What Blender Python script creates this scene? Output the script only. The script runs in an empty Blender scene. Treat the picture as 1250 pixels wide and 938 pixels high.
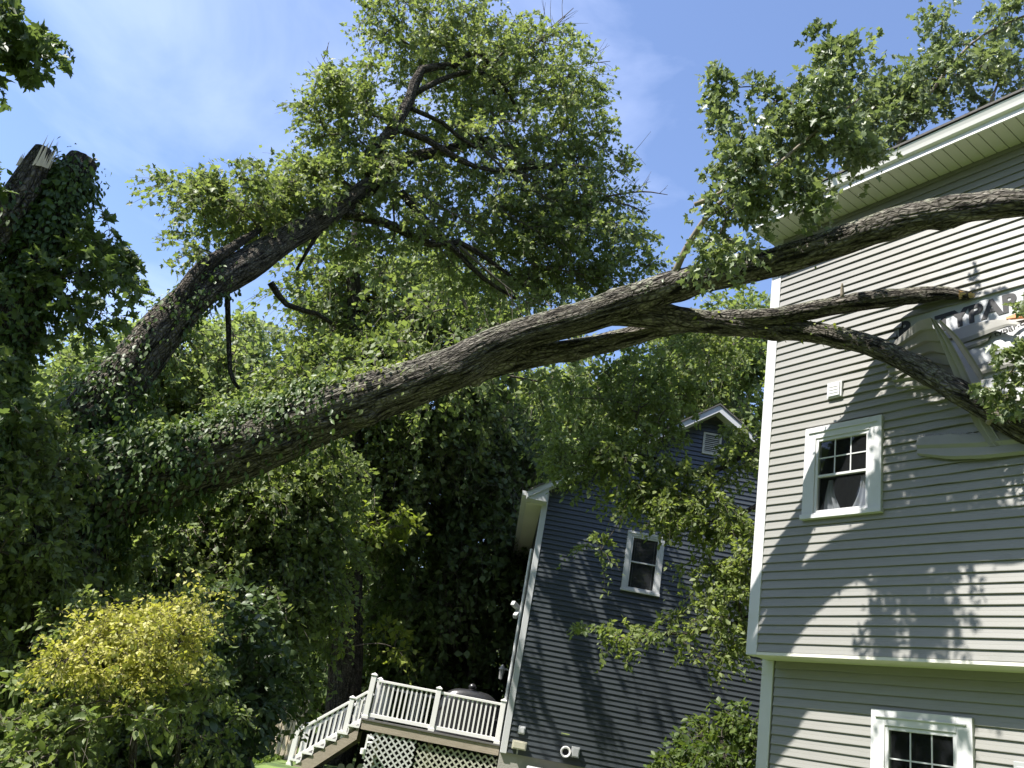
import bpy, math, random
import numpy as np
from mathutils import Matrix, Vector
RAD = math.radians
scene = bpy.context.scene
COL = scene.collection
rng = np.random.default_rng(7)
random.seed(7)

# ------------------------------------------------------------------ camera
EYE = np.array([0.0, 0.0, 1.6])
FPX = 1040.0; CX, CY = 625.0, 469.0
_z = np.array([482.0, 2478.0, -FPX]); _z /= np.linalg.norm(_z)
_f = np.array([0, 0, -1.0]); _y = _f - _z*(_f@_z); _y /= np.linalg.norm(_y); _x = np.cross(_y, _z)
RC = np.array([_x, _y, _z])            # world = RC @ camera
cam_d = bpy.data.cameras.new('camera'); cam = bpy.data.objects.new('camera', cam_d); COL.objects.link(cam)
cam_d.sensor_width = 36.0; cam_d.lens = 36.0*FPX/1250.0
cam_d.clip_start = 0.05; cam_d.clip_end = 2000
M = Matrix.Identity(4)
for i in range(3):
    for j in range(3): M[i][j] = RC[i][j]
    M[i][3] = EYE[i]
cam.matrix_world = M
scene.camera = cam

# ------------------------------------------------------------------ light
SUN_AZ, SUN_EL = RAD(-115.0), RAD(55.0)       # compass style: azimuth from +Y towards +X
S = np.array([math.sin(SUN_AZ)*math.cos(SUN_EL), math.cos(SUN_AZ)*math.cos(SUN_EL), math.sin(SUN_EL)])
sd = bpy.data.lights.new('sun', 'SUN'); sd.energy = 4.6; sd.angle = RAD(0.55); sd.color = (1.0, 0.955, 0.885)
so = bpy.data.objects.new('sun', sd); COL.objects.link(so); so.location = (0, 0, 30)
so.rotation_euler = Vector(S.tolist()).to_track_quat('Z', 'Y').to_euler()
w = bpy.data.worlds.new('World'); scene.world = w; w.use_nodes = True
nt = w.node_tree; nt.nodes.clear(); N = nt.nodes; LK = nt.links
out = N.new('ShaderNodeOutputWorld'); bg = N.new('ShaderNodeBackground'); bg.inputs['Strength'].default_value = 0.093
sky = N.new('ShaderNodeTexSky'); sky.sky_type = 'NISHITA'; sky.sun_disc = False
sky.sun_elevation = SUN_EL; sky.sun_rotation = SUN_AZ
sky.air_density = 1.0; sky.dust_density = 0.6; sky.ozone_density = 1.6
tc = N.new('ShaderNodeTexCoord'); mp = N.new('ShaderNodeMapping'); mp.inputs['Scale'].default_value = (1.0, 0.8, 2.6)
mp.inputs['Rotation'].default_value = (0.2, 0.35, 0.6)
nz = N.new('ShaderNodeTexNoise'); nz.inputs['Scale'].default_value = 1.9; nz.inputs['Detail'].default_value = 7; nz.inputs['Roughness'].default_value = 0.52
nz.inputs['Distortion'].default_value = 0.7
rp = N.new('ShaderNodeValToRGB'); rp.color_ramp.elements[0].position = 0.47; rp.color_ramp.elements[1].position = 0.78
rp.color_ramp.elements[0].color = (0.04, 0.04, 0.04, 1); rp.color_ramp.elements[1].color = (0.42, 0.42, 0.42, 1)
mx = N.new('ShaderNodeMix'); mx.data_type = 'RGBA'; mx.blend_type = 'MIX'
mx.inputs['B'].default_value = (6.6, 7.2, 9.4, 1)
LK.new(tc.outputs['Generated'], mp.inputs['Vector']); LK.new(mp.outputs[0], nz.inputs['Vector']); LK.new(nz.outputs['Fac'], rp.inputs[0])
hs_ = N.new('ShaderNodeHueSaturation'); hs_.inputs['Hue'].default_value = 0.507; hs_.inputs['Saturation'].default_value = 1.10; hs_.inputs['Value'].default_value = 1.12; LK.new(sky.outputs[0], hs_.inputs['Color'])
LK.new(rp.outputs[0], mx.inputs['Factor']); LK.new(hs_.outputs[0], mx.inputs['A']); LK.new(mx.outputs['Result'], bg.inputs['Color']); LK.new(bg.outputs[0], out.inputs[0])
scene.view_settings.view_transform = 'Standard'; scene.view_settings.look = 'None'
scene.view_settings.exposure = 1.42; scene.view_settings.gamma = 1.0; scene.view_settings.use_curve_mapping = False
scene.render.resolution_x = 1024; scene.render.resolution_y = 768
scene.cycles.max_bounces = 8; scene.cycles.transparent_max_bounces = 8; scene.cycles.transmission_bounces = 5

# ------------------------------------------------------------------ helpers
def ray(px, py):
    v = RC @ np.array([px-CX, -(py-CY), -FPX]); return v/np.linalg.norm(v)
def P(px, py, rg):                       # point seen there, at horizontal range rg (metres)
    v = ray(px, py); return EYE + v*(rg/math.hypot(v[0], v[1]))
def depth(p): return -(RC.T @ (np.asarray(p)-EYE))[2]
CAMR, CAMU, CAMF = RC @ np.array([1, 0, 0.]), RC @ np.array([0, 1, 0.]), RC @ np.array([0, 0, -1.])

def link(o, parent=None):
    COL.objects.link(o)
    if parent is not None: o.parent = parent
    return o
def tag(o, label=None, cat=None, group=None, kind=None):
    if label: o['label'] = label
    if cat: o['category'] = cat
    if group: o['group'] = group
    if kind: o['kind'] = kind
    return o
def thing(name, label, cat, loc=(0, 0, 0), rz=0.0, group=None):
    o = bpy.data.objects.new(name, None); o.location = loc; o.rotation_euler = (0, 0, rz); o.empty_display_size = 0.3
    link(o); return tag(o, label, cat, group)

class MB:
    """collects geometry, builds ONE mesh object"""
    def __init__(s): s.v = []; s.f = []; s.uv = {}; s.n = 0; s.fm = []; s.cur = 0
    def add(s, vs, fs):
        b = s.n
        for p in vs: s.v.append((float(p[0]), float(p[1]), float(p[2])))
        s.n += len(vs)
        for f in fs: s.f.append(tuple(b+i for i in f)); s.fm.append(s.cur)
        return b
    def box(s, x0, x1, y0, y1, z0, z1):
        s.add([(x0,y0,z0),(x1,y0,z0),(x1,y1,z0),(x0,y1,z0),(x0,y0,z1),(x1,y0,z1),(x1,y1,z1),(x0,y1,z1)],
              [(0,3,2,1),(4,5,6,7),(0,1,5,4),(1,2,6,5),(2,3,7,6),(3,0,4,7)])
    def bar(s, a, b, wx, wy, up=(0, 0, 1)):
        a = np.array(a, float); b = np.array(b, float); t = b-a; t /= np.linalg.norm(t)
        r = np.cross(t, up); r /= np.linalg.norm(r); u = np.cross(r, t)
        q = [a-r*wx/2-u*wy/2, a+r*wx/2-u*wy/2, a+r*wx/2+u*wy/2, a-r*wx/2+u*wy/2]
        q += [p+(b-a) for p in q]
        s.add(q, [(0,3,2,1),(4,5,6,7),(0,1,5,4),(1,2,6,5),(2,3,7,6),(3,0,4,7)])
    def prism(s, poly, y0, y1):          # polygon in xz, extruded along y
        n = len(poly)
        s.add([(x, y0, z) for x, z in poly]+[(x, y1, z) for x, z in poly],
              [tuple(range(n)), tuple(range(2*n-1, n-1, -1))]+[(i, i+n, (i+1) % n+n, (i+1) % n) for i in range(n)])
    def lathe(s, prof, c, axis='z', n=20):
        vs = []; fs = []
        for (r, h) in prof:
            for k in range(n):
                a = 2*math.pi*k/n
                q = (r*math.cos(a), r*math.sin(a), h) if axis == 'z' else (r*math.cos(a), h, r*math.sin(a))
                vs.append((c[0]+q[0], c[1]+q[1], c[2]+q[2]))
        for i in range(len(prof)-1):
            for k in range(n): fs.append((i*n+k, i*n+(k+1) % n, (i+1)*n+(k+1) % n, (i+1)*n+k))
        s.add(vs, fs)
    def build(s, name, mat, parent=None, smooth=False, bevel=0.0):
        me = bpy.data.meshes.new(name); me.from_pydata(s.v, [], s.f)
        mats = mat if isinstance(mat, (list, tuple)) else [mat]
        for m in mats: me.materials.append(m)
        if len(mats) > 1: me.polygons.foreach_set('material_index', s.fm)
        if smooth: me.polygons.foreach_set('use_smooth', [True]*len(me.polygons))
        me.update()
        o = link(bpy.data.objects.new(name, me), parent)
        if bevel:
            b = o.modifiers.new('bevel', 'BEVEL'); b.width = bevel; b.segments = 2; b.limit_method = 'ANGLE'; b.angle_limit = 0.7
        return o

# ------------------------------------------------------------------ materials
def mat(name): 
    m = bpy.data.materials.new(name); m.use_nodes = True
    return m, m.node_tree.nodes, m.node_tree.links, m.node_tree.nodes['Principled BSDF']
def surf(name, col, rough=0.5, var=0.12, scale=3.0, spec=0.5, bump=0.0, bscale=60.0, stretch=None, dirt=None, dirt_amt=0.0):
    m, n, l, b = mat(name)
    b.inputs['Roughness'].default_value = rough; b.inputs['Specular IOR Level'].default_value = spec
    t = n.new('ShaderNodeTexCoord'); mpn = n.new('ShaderNodeMapping')
    if stretch: mpn.inputs['Scale'].default_value = stretch
    l.new(t.outputs['Object'], mpn.inputs['Vector'])
    a = n.new('ShaderNodeTexNoise'); a.inputs['Scale'].default_value = scale; a.inputs['Detail'].default_value = 6
    l.new(mpn.outputs[0], a.inputs['Vector'])
    mix = n.new('ShaderNodeMix'); mix.data_type = 'RGBA'
    mix.inputs['A'].default_value = tuple(c*(1-var) for c in col)+(1,); mix.inputs['B'].default_value = tuple(min(1, c*(1+var)) for c in col)+(1,)
    l.new(a.outputs['Fac'], mix.inputs['Factor']); last = mix.outputs['Result']
    if dirt:
        d = n.new('ShaderNodeTexNoise'); d.inputs['Scale'].default_value = scale*2.3; d.inputs['Detail'].default_value = 8; d.inputs['Roughness'].default_value = 0.7
        l.new(mpn.outputs[0], d.inputs['Vector'])
        r = n.new('ShaderNodeMapRange'); r.inputs['From Min'].default_value = 0.52; r.inputs['From Max'].default_value = 0.75; r.inputs['To Max'].default_value = dirt_amt
        l.new(d.outputs['Fac'], r.inputs['Value'])
        m2 = n.new('ShaderNodeMix'); m2.data_type = 'RGBA'; m2.inputs['B'].default_value = dirt+(1,)
        l.new(r.outputs[0], m2.inputs['Factor']); l.new(last, m2.inputs['A']); last = m2.outputs['Result']
    l.new(last, b.inputs['Base Color'])
    if bump:
        q = n.new('ShaderNodeTexNoise'); q.inputs['Scale'].default_value = bscale; q.inputs['Detail'].default_value = 4
        l.new(mpn.outputs[0], q.inputs['Vector'])
        bp = n.new('ShaderNodeBump'); bp.inputs['Strength'].default_value = bump; bp.inputs['Distance'].default_value = 0.01
        l.new(q.outputs['Fac'], bp.inputs['Height']); l.new(bp.outputs[0], b.inputs['Normal'])
    return m
def leafmat(name, c1, c2, trans=0.35, rough=0.42, spec=0.45, tr_col=None):
    m, n, l, b = mat(name)
    at = n.new('ShaderNodeAttribute'); at.attribute_name = 'rnd'
    mix = n.new('ShaderNodeMix'); mix.data_type = 'RGBA'; mix.inputs['A'].default_value = c1+(1,); mix.inputs['B'].default_value = c2+(1,)
    l.new(at.outputs['Fac'], mix.inputs['Factor'])
    b.inputs['Roughness'].default_value = rough+.08; b.inputs['Specular IOR Level'].default_value = spec*.65
    l.new(mix.outputs['Result'], b.inputs['Base Color'])
    tr = n.new('ShaderNodeBsdfTranslucent'); hs = n.new('ShaderNodeMix'); hs.data_type = 'RGBA'; hs.blend_type = 'MULTIPLY'; hs.inputs['Factor'].default_value = 1
    hs.inputs['B'].default_value = tr_col or (1.7, 1.75, 0.85, 1)
    l.new(mix.outputs['Result'], hs.inputs['A']); l.new(hs.outputs['Result'], tr.inputs['Color'])
    ms = n.new('ShaderNodeMixShader'); ms.inputs[0].default_value = trans
    l.new(b.outputs[0], ms.inputs[1]); l.new(tr.outputs[0], ms.inputs[2]); l.new(ms.outputs[0], n['Material Output'].inputs['Surface'])
    return m
def barkmat(name, dark, light, moss_highlight=(0.16, 0.17, 0.09), moss_highlight_amt=0.6, fur=7.0):
    m, n, l, b = mat(name); b.inputs['Roughness'].default_value = 0.95; b.inputs['Specular IOR Level'].default_value = 0.15
    uv = n.new('ShaderNodeUVMap'); uv.uv_map = 'UVMap'
    mp1 = n.new('ShaderNodeMapping'); mp1.inputs['Scale'].default_value = (fur*3.6, fur*0.55, 1); l.new(uv.outputs[0], mp1.inputs['Vector'])
    a = n.new('ShaderNodeTexNoise'); a.inputs['Scale'].default_value = 1.0; a.inputs['Detail'].default_value = 8; a.inputs['Roughness'].default_value = 0.7; a.inputs['Distortion'].default_value = 0.8
    l.new(mp1.outputs[0], a.inputs['Vector'])
    r = n.new('ShaderNodeValToRGB'); r.color_ramp.elements[0].position = 0.40; r.color_ramp.elements[1].position = 0.62
    r.color_ramp.elements[0].color = dark+(1,); r.color_ramp.elements[1].color = light+(1,); l.new(a.outputs['Fac'], r.inputs[0])
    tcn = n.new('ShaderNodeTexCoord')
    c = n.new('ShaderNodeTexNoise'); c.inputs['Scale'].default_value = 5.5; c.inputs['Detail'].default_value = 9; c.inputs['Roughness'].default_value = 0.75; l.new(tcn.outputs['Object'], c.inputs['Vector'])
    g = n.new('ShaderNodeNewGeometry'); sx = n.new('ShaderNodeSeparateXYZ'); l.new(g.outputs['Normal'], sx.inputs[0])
    k = n.new('ShaderNodeMapRange'); k.inputs['From Min'].default_value = -0.1; k.inputs['From Max'].default_value = 0.9; k.inputs['To Max'].default_value = 0.20; l.new(sx.outputs['Z'], k.inputs['Value'])  # upward faces paler: moss plus a sunlit-top highlight painted into the bark colour
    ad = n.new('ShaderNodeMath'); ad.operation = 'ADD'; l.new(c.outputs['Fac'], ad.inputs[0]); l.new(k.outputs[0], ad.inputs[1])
    k2 = n.new('ShaderNodeMapRange'); k2.inputs['From Min'].default_value = 0.60; k2.inputs['From Max'].default_value = 0.70; k2.inputs['To Max'].default_value = moss_highlight_amt; l.new(ad.outputs[0], k2.inputs['Value'])
    mx_ = n.new('ShaderNodeMix'); mx_.data_type = 'RGBA'; mx_.inputs['B'].default_value = moss_highlight+(1,)
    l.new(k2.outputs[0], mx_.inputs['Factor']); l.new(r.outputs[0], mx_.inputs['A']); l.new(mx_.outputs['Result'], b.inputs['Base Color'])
    bp = n.new('ShaderNodeBump'); bp.inputs['Strength'].default_value = 1.0; bp.inputs['Distance'].default_value = 0.05
    mp2 = n.new('ShaderNodeMapping'); mp2.inputs['Scale'].default_value = (fur*5, fur*2.4, 1); l.new(uv.outputs[0], mp2.inputs['Vector'])
    vo = n.new('ShaderNodeTexVoronoi'); vo.feature = 'DISTANCE_TO_EDGE'; vo.inputs['Scale'].default_value = 1.0; l.new(mp2.outputs[0], vo.inputs['Vector'])
    vr = n.new('ShaderNodeMapRange'); vr.inputs['From Max'].default_value = 0.22; l.new(vo.outputs['Distance'], vr.inputs['Value'])
    hm = n.new('ShaderNodeMath'); hm.operation = 'MULTIPLY_ADD'; hm.inputs[1].default_value = .55; l.new(vr.outputs[0], hm.inputs[0]); l.new(a.outputs['Fac'], hm.inputs[2])
    ck = n.new('ShaderNodeMix'); ck.data_type = 'RGBA'; ck.blend_type = 'MULTIPLY'; ck.inputs['B'].default_value = (.35, .33, .31, 1)
    iv = n.new('ShaderNodeMapRange'); iv.inputs['To Min'].default_value = .75; iv.inputs['To Max'].default_value = 0; l.new(vr.outputs[0], iv.inputs['Value'])
    l.new(iv.outputs[0], ck.inputs['Factor']); l.new(mx_.outputs['Result'], ck.inputs['A']); l.new(ck.outputs['Result'], b.inputs['Base Color'])
    l.new(hm.outputs[0], bp.inputs['Height']); l.new(bp.outputs[0], b.inputs['Normal'])
    return m

M_WHITE = surf('white_trim', (0.50, 0.505, 0.51), 0.4, 0.05, 2.0, dirt=(0.45, 0.44, 0.38), dirt_amt=0.25)
M_WHITE2 = surf('white_rail', (0.70, 0.69, 0.67), 0.45, 0.05, 2.0)
M_SOFF = surf('soffit_vinyl', (0.60, 0.585, 0.53), 0.5, 0.05, 2.0)
M_GRAY = surf('taupe_vinyl', (0.215, 0.212, 0.196), 0.45, 0.05, 1.2, stretch=(0.6, 1, 3), bump=0.06, bscale=90, dirt=(0.15, 0.15, 0.135), dirt_amt=0.4)
M_GRAYIN = surf('taupe_vinyl_torn', (0.235, 0.23, 0.21), 0.45, 0.06, 2.5, dirt=(0.18, 0.18, 0.15), dirt_amt=0.35)
M_BLUE = surf('slate_vinyl', (0.037, 0.044, 0.049), 0.36, 0.16, 1.6, spec=0.6, stretch=(0.5, 1, 3), bump=0.08, bscale=70, dirt=(0.11, 0.12, 0.13), dirt_amt=0.25)
M_BACK = surf('sheathing', (0.10, 0.095, 0.08), 0.9)
M_WRAP = surf('house_wrap', (0.40, 0.41, 0.425), 0.55, 0.05, 6.0, bump=0.5, bscale=14)
M_INK = surf('printed_ink', (0.02, 0.02, 0.022), 0.6)
M_SHING = surf('shingle', (0.09, 0.085, 0.08), 0.95, 0.4, 25.0, bump=0.6, bscale=120)
M_CONC = surf('concrete', (0.30, 0.29, 0.26), 0.9, 0.2, 4.0, bump=0.4, bscale=40)
M_DECK = surf('deck_board', (0.11, 0.105, 0.10), 0.8, 0.2, 5.0, stretch=(1, 8, 8))
M_WOOD = surf('weathered_lumber', (0.30, 0.255, 0.20), 0.85, 0.3, 4.0, stretch=(1, 6, 9), bump=0.3, dirt=(0.15, 0.13, 0.10), dirt_amt=0.5)
M_TAN = surf('tan_wood', (0.52, 0.44, 0.32), 0.8, 0.25, 8.0, stretch=(6, 6, 1), dirt=(0.2, 0.16, 0.1), dirt_amt=0.5)
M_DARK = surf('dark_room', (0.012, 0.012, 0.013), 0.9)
M_CURT = surf('curtain_cloth', (0.6, 0.6, 0.64), 0.9, 0.15, 3.0)
M_SCREEN = surf('insect_screen', (0.045, 0.045, 0.047), 0.7)
M_METAL = surf('grey_metal', (0.30, 0.31, 0.31), 0.45, 0.1, 6.0)
M_BLACK = surf('black_cover', (0.018, 0.018, 0.02), 0.32, 0.2, 6.0, spec=0.6, bump=0.4, bscale=12)
M_GREENTAG = surf('green_sticker', (0.22, 0.27, 0.08), 0.6, 0.3, 30.0)
M_SPLIT = surf('split_wood', (0.66, 0.47, 0.27), 0.8, 0.25, 12.0, stretch=(1, 1, 5), bump=0.6, bscale=30)
M_SPLITW = surf('splintered_wood', (0.66, 0.56, 0.44), 0.8, 0.2, 10.0, bump=0.6, bscale=30)
M_OSB = surf('orange_sheathing', (0.62, 0.22, 0.10), 0.8, 0.2, 10.0)
mg, n_, l_, b_ = mat('window_glass')
b_.inputs['Base Color'].default_value = (0.02, 0.022, 0.024, 1); b_.inputs['Roughness'].default_value = 0.02; b_.inputs['Specular IOR Level'].default_value = 1.0
_t = n_.new('ShaderNodeBsdfTransparent'); _t.inputs[0].default_value = (0.75, 0.78, 0.78, 1)
_m = n_.new('ShaderNodeMixShader'); _m.inputs[0].default_value = 0.55
l_.new(b_.outputs[0], _m.inputs[1]); l_.new(_t.outputs[0], _m.inputs[2]); l_.new(_m.outputs[0], n_['Material Output'].inputs['Surface'])
M_GLASS = mg
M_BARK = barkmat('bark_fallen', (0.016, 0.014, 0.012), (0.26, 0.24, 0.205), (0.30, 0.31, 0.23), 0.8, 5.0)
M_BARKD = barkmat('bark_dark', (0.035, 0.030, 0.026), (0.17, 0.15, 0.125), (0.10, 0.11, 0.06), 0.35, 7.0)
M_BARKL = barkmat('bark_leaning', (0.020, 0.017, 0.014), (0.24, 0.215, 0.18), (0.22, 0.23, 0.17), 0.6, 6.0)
M_TWIG = surf('twig_bark', (0.085, 0.072, 0.056), 0.9, 0.3, 4.0)
M_TWIGP = surf('pale_twig_bark', (0.20, 0.17, 0.13), 0.9, 0.3, 4.0)
L_MAPLE = leafmat('leaf_maple', (0.085, 0.12, 0.042), (0.235, 0.275, 0.13), 0.42)
L_ROOF = leafmat('leaf_upturned', (0.06, 0.09, 0.042), (0.24, 0.285, 0.165), 0.32, rough=0.34, spec=0.6)
L_IVY = leafmat('leaf_ivy', (0.034, 0.06, 0.018), (0.1, 0.155, 0.045), 0.25, rough=0.38)
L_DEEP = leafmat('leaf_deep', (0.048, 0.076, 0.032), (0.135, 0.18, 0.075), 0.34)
L_MID = leafmat('leaf_mid', (0.08, 0.118, 0.04), (0.215, 0.255, 0.11), 0.42)
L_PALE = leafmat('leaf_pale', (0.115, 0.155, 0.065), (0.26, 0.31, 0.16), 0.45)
L_YEL = leafmat('leaf_yellow', (.20,.22,.05), (.52,.48,.14), 0.35, tr_col=(1.4, 1.5, 0.7, 1))
L_BUSH = leafmat('leaf_bush', (0.035, 0.06, 0.024), (0.10, 0.145, 0.06), 0.22, rough=0.32, spec=0.7)
L_LIME = leafmat('leaf_lime', (0.10, 0.155, 0.02), (0.24, 0.27, 0.06), 0.42)
mgd, n_, l_, b_ = mat('grass_ground'); b_.inputs['Roughness'].default_value = 1.0
_c = n_.new('ShaderNodeTexCoord'); _a = n_.new('ShaderNodeTexNoise'); _a.inputs['Scale'].default_value = 1.3; _a.inputs['Detail'].default_value = 10
_r = n_.new('ShaderNodeValToRGB'); _r.color_ramp.elements[0].color = (0.05, 0.085, 0.02, 1); _r.color_ramp.elements[1].color = (0.14, 0.20, 0.045, 1)
_r.color_ramp.elements[0].position = .35; _r.color_ramp.elements[1].position = .65
l_.new(_c.outputs['Object'], _a.inputs['Vector']); l_.new(_a.outputs['Fac'], _r.inputs[0]); l_.new(_r.outputs[0], b_.inputs['Base Color'])
M_GROUND = mgd

# ------------------------------------------------------------------ ground
def ground_z(x, y): 
    return 0.42*min(1.0, max(0.0, (y-6.0)/10.0))
g = MB(); xs = [-400, -120, -60]+list(np.arange(-36, 37, 3.0))+[60, 120, 400]; ys = [-300, -80, -30]+list(np.arange(-12, 61, 3.0))+[100, 200, 600]
for y in ys:
    for x in xs: g.v.append((x, y, ground_z(x, y))); g.n += 1
nx = len(xs)
for j in range(len(ys)-1):
    for i in range(nx-1): g.f.append((j*nx+i, j*nx+i+1, (j+1)*nx+i+1, (j+1)*nx+i)); g.fm.append(0)
tag(g.build('ground', M_GROUND, smooth=True), kind='structure')

# ------------------------------------------------------------------ shared builders for houses
def siding(mb, x0, x1, z, h, y=0.0, out=0.021, inn=0.003):
    """one lap of clapboard; wall plane y=0, outward = -y"""
    z1 = z+h
    n_ = max(1, int((x1-x0)/.22)); vs = []; fs = []
    for q in range(n_+1):
        x = x0+(x1-x0)*q/n_
        dmg = WOB*math.exp(-((x-2.3)/1.0)**2-((z-6.0)/1.15)**2)
        a = .0014*math.sin(x*1.7+z*7.1)+.0009*math.sin(x*5.3-z*31)+dmg*.011*math.sin(x*8.3+z*23)*math.sin(x*3.1-z*5)
        o_ = .0012*math.sin(x*2.3-z*17)+dmg*(.010+.012*math.sin(x*6.1+z*41))
        prof = [(y, z+0.0015+a), (y-out-o_, z+a), (y-out-0.001-o_, z+0.006+a), (y-inn-(out-inn)*0.55-o_*.5, z+h*0.47+a), (y-inn-(out-inn)*0.56-o_*.5, z+h*0.49+a), (y-inn, z1+0.001+a*.5)]
        vs += [(x, p_, q_) for p_, q_ in prof]
    k = 6
    for q in range(n_): fs += [(q*k+i, q*k+i+1, (q+1)*k+i+1, (q+1)*k+i) for i in range(k-1)]
    mb.add(vs, fs)
WOB = 1.0
def laps(mb, x0, x1, z, h, holes=(), **kw):
    """one lap, interrupted where windows stand"""
    cuts = [(a, b) for a, b, c, d in holes if c < z+h*.98 and d > z+h*.02 and b > x0 and a < x1]
    x = x0
    for a, b in sorted(cuts):
        if a-x > .01: siding(mb, x, a, z, h, **kw)
        x = max(x, b)
    if x1-x > .01: siding(mb, x, x1, z, h, **kw)
def plate(mb, x0, x1, z0, z1, y0, y1, holes=()):
    """a thin wall slab with window openings"""
    zs = sorted({z0, z1}|{q for a, b, c, d in holes for q in (c, d) if z0 < q < z1})
    for za, zb in zip(zs[:-1], zs[1:]):
        x = x0
        for a, b, c, d in sorted(holes):
            if c <= za+1e-6 and d >= zb-1e-6: mb.box(x, a, y0, y1, za, zb); x = b
        mb.box(x, x1, y0, y1, za, zb)
def window(parent, x0, x1, z0, z1, casing=0.14, grid=(3, 2), y=0.0, curtain=False, screen=False, label=None, rail=0.5, name='window'):
    m = MB(); o = y-0.035; c = casing
    m.box(x0, x0+c, o, y+0.02, z0+0.001, z1-0.001); m.box(x1-c, x1, o, y+0.02, z0+0.001, z1-0.001)
    m.box(x0+c+.0005, x1-c-.0005, o-0.001, y+0.02, z1-c, z1); m.box(x0+c*.35, x1-c*.35, o-0.016, o-0.0015, z1-c*.52, z1-c*.42)
    m.box(x0-0.012, x1+0.012, o-0.02, y+0.02, z0-0.012, z0+0.045)
    # inner step frame
    i0, i1, j0, j1 = x0+c, x1-c, z0+0.046, z1-c
    win = m.build(name, M_WHITE, parent, bevel=0.003)
    if label: win['label'] = label
    f = MB(); t = 0.038; zr = j0+(j1-j0)*rail
    f.box(i0+.001, i0+t, y-0.024, y+0.03, j0, j1-.001); f.box(i1-t, i1-.001, y-0.024, y+0.03, j0, j1-.001)
    f.box(i0+t+.0005, i1-t-.0005, y-0.022, y+0.03, j0, j0+t); f.box(i0+t+.0005, i1-t-.0005, y-0.022, y+0.03, j1-t, j1-.002)
    f.box(i0+t+.0005, i1-t-.0005, y-0.020, y+0.03, zr-0.014, zr+0.014)
    f.build('sash', M_WHITE, win, bevel=0.002)
    gl = MB(); gl.add([(i0+t, y+0.004, j0+t), (i1-t, y+0.004, j0+t), (i1-t, y+0.004, j1-t), (i0+t, y+0.004, j1-t)], [(0, 1, 2, 3)])
    gl.build('glass', M_GLASS, win)
    if grid:
        q = MB(); gx, gz = grid; gzlo = zr+0.014
        for k in range(1, gx): xx = i0+t+(i1-i0-2*t)*k/gx; q.box(xx-0.007, xx+0.007, y-0.004, y+0.0035, gzlo, j1-t)
        for k in range(1, gz): zz = gzlo+(j1-t-gzlo)*k/gz; q.box(i0+t, i1-t, y-0.006, y+0.0032, zz-0.007, zz+0.007)
        q.build('muntin', M_WHITE, win)
    r = MB(); d = 0.9                      # dark room behind the glass
    r.add([(i0-.2, y+.05, j0-.2), (i1+.2, y+.05, j0-.2), (i1+.2, y+.05, j1+.2), (i0-.2, y+.05, j1+.2), (i0-.2, y+d, j0-.2), (i1+.2, y+d, j0-.2), (i1+.2, y+d, j1+.2), (i0-.2, y+d, j1+.2)],
          [(4, 5, 6, 7), (0, 1, 5, 4), (1, 2, 6, 5), (2, 3, 7, 6), (3, 0, 4, 7)])
    r.build('room', M_DARK, win)
    if screen:
        s_ = MB(); s_.add([(i0+t, y+0.03, j0+t), (i1-t, y+0.03, j0+t), (i1-t, y+0.03, j1-t), (i0+t, y+0.03, j1-t)], [(0, 1, 2, 3)]); s_.build('blind', M_SCREEN, win)
        for (a, b_) in ((i0+t+.05, i0+t+.058), (i1-t-.06, i1-t-.052)): 
            e = MB(); e.box(a, b_, y+.012, y+.02, j0+t, j1-t); e.build('screen_edge', M_METAL, win)
    if curtain:
        for side in (-1, 1):
            cu = MB(); nn = 14; mm = 10; vs = []; cxm = (i0+i1)/2
            for a in range(mm+1):
                v = a/mm; zz = j0+t+0.01+(zr-j0-t-.05)*v
                for b2 in range(nn+1):
                    uu = b2/nn; base = 0.06+0.20*(1-v)**1.3
                    xx = cxm+side*(0.05+0.02*side+base*0.9*uu+0.09*v)
                    vs.append((xx+side*0.05*math.sin(v*2.3), y+0.06+0.02*math.sin(uu*17+side), zz))
            cu.add(vs, [(a*(nn+1)+b2, a*(nn+1)+b2+1, (a+1)*(nn+1)+b2+1, (a+1)*(nn+1)+b2) for a in range(mm) for b2 in range(nn)])
            cu.build('curtain', M_CURT, win, smooth=True)
    return win
def text(s, size, mtl, parent, x, y, z, rot=0.0, sx=1.0, name='lettering', extr=0.0015, bold=0.0):
    c = bpy.data.curves.new(name, 'FONT'); c.body = s; c.size = size; c.extrude = extr; c.offset = bold
    tmp = bpy.data.objects.new('tmp', c); COL.objects.link(tmp)
    bpy.context.view_layer.update()
    me = bpy.data.meshes.new_from_object(tmp.evaluated_get(bpy.context.evaluated_depsgraph_get()))
    bpy.data.objects.remove(tmp); me.materials.clear(); me.materials.append(mtl); me.name = name
    o = link(bpy.data.objects.new(name, me), parent)
    o.matrix_local = Matrix.Translation((x, y, z)) @ Matrix.Rotation(rot, 4, 'Y') @ Matrix.Rotation(math.pi/2, 4, 'X') @ Matrix.Diagonal((sx, 1, 1, 1))
    return o

# ------------------------------------------------------------------ grey house (right)
GU = np.array([math.sin(RAD(-32.77)), math.cos(RAD(-32.77)), 0.0])   # along wall, away
GX = -GU; GY = np.array([-GX[1], GX[0], 0.0])
_v = ray(925, 797); G0 = _v/math.hypot(_v[0], _v[1])*10.5; G0[2] = 0
G0 = np.array([G0[0], G0[1], 0.0]); GRZ = math.atan2(GX[1], GX[0])
def gpix(px, py, off=0.0):               # pixel -> (x, z) on a plane 'off' metres in front of the grey wall
    v = ray(px, py); t = ((G0@GY)-off)/(v@GY); q = EYE+v*t
    return float((q-G0)@GX), float(q[2])
def gworld(x, out_, z): return G0+GX*x-GY*out_+np.array([0, 0, z])
house = thing('grey_house', 'large taupe sided house at right with torn siding and white corner boards', 'house', G0.tolist(), GRZ)
ZB, ZS, XR, CR = 3.02, 8.62, 11.0, 0.1024
SETB = 0.34
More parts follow.
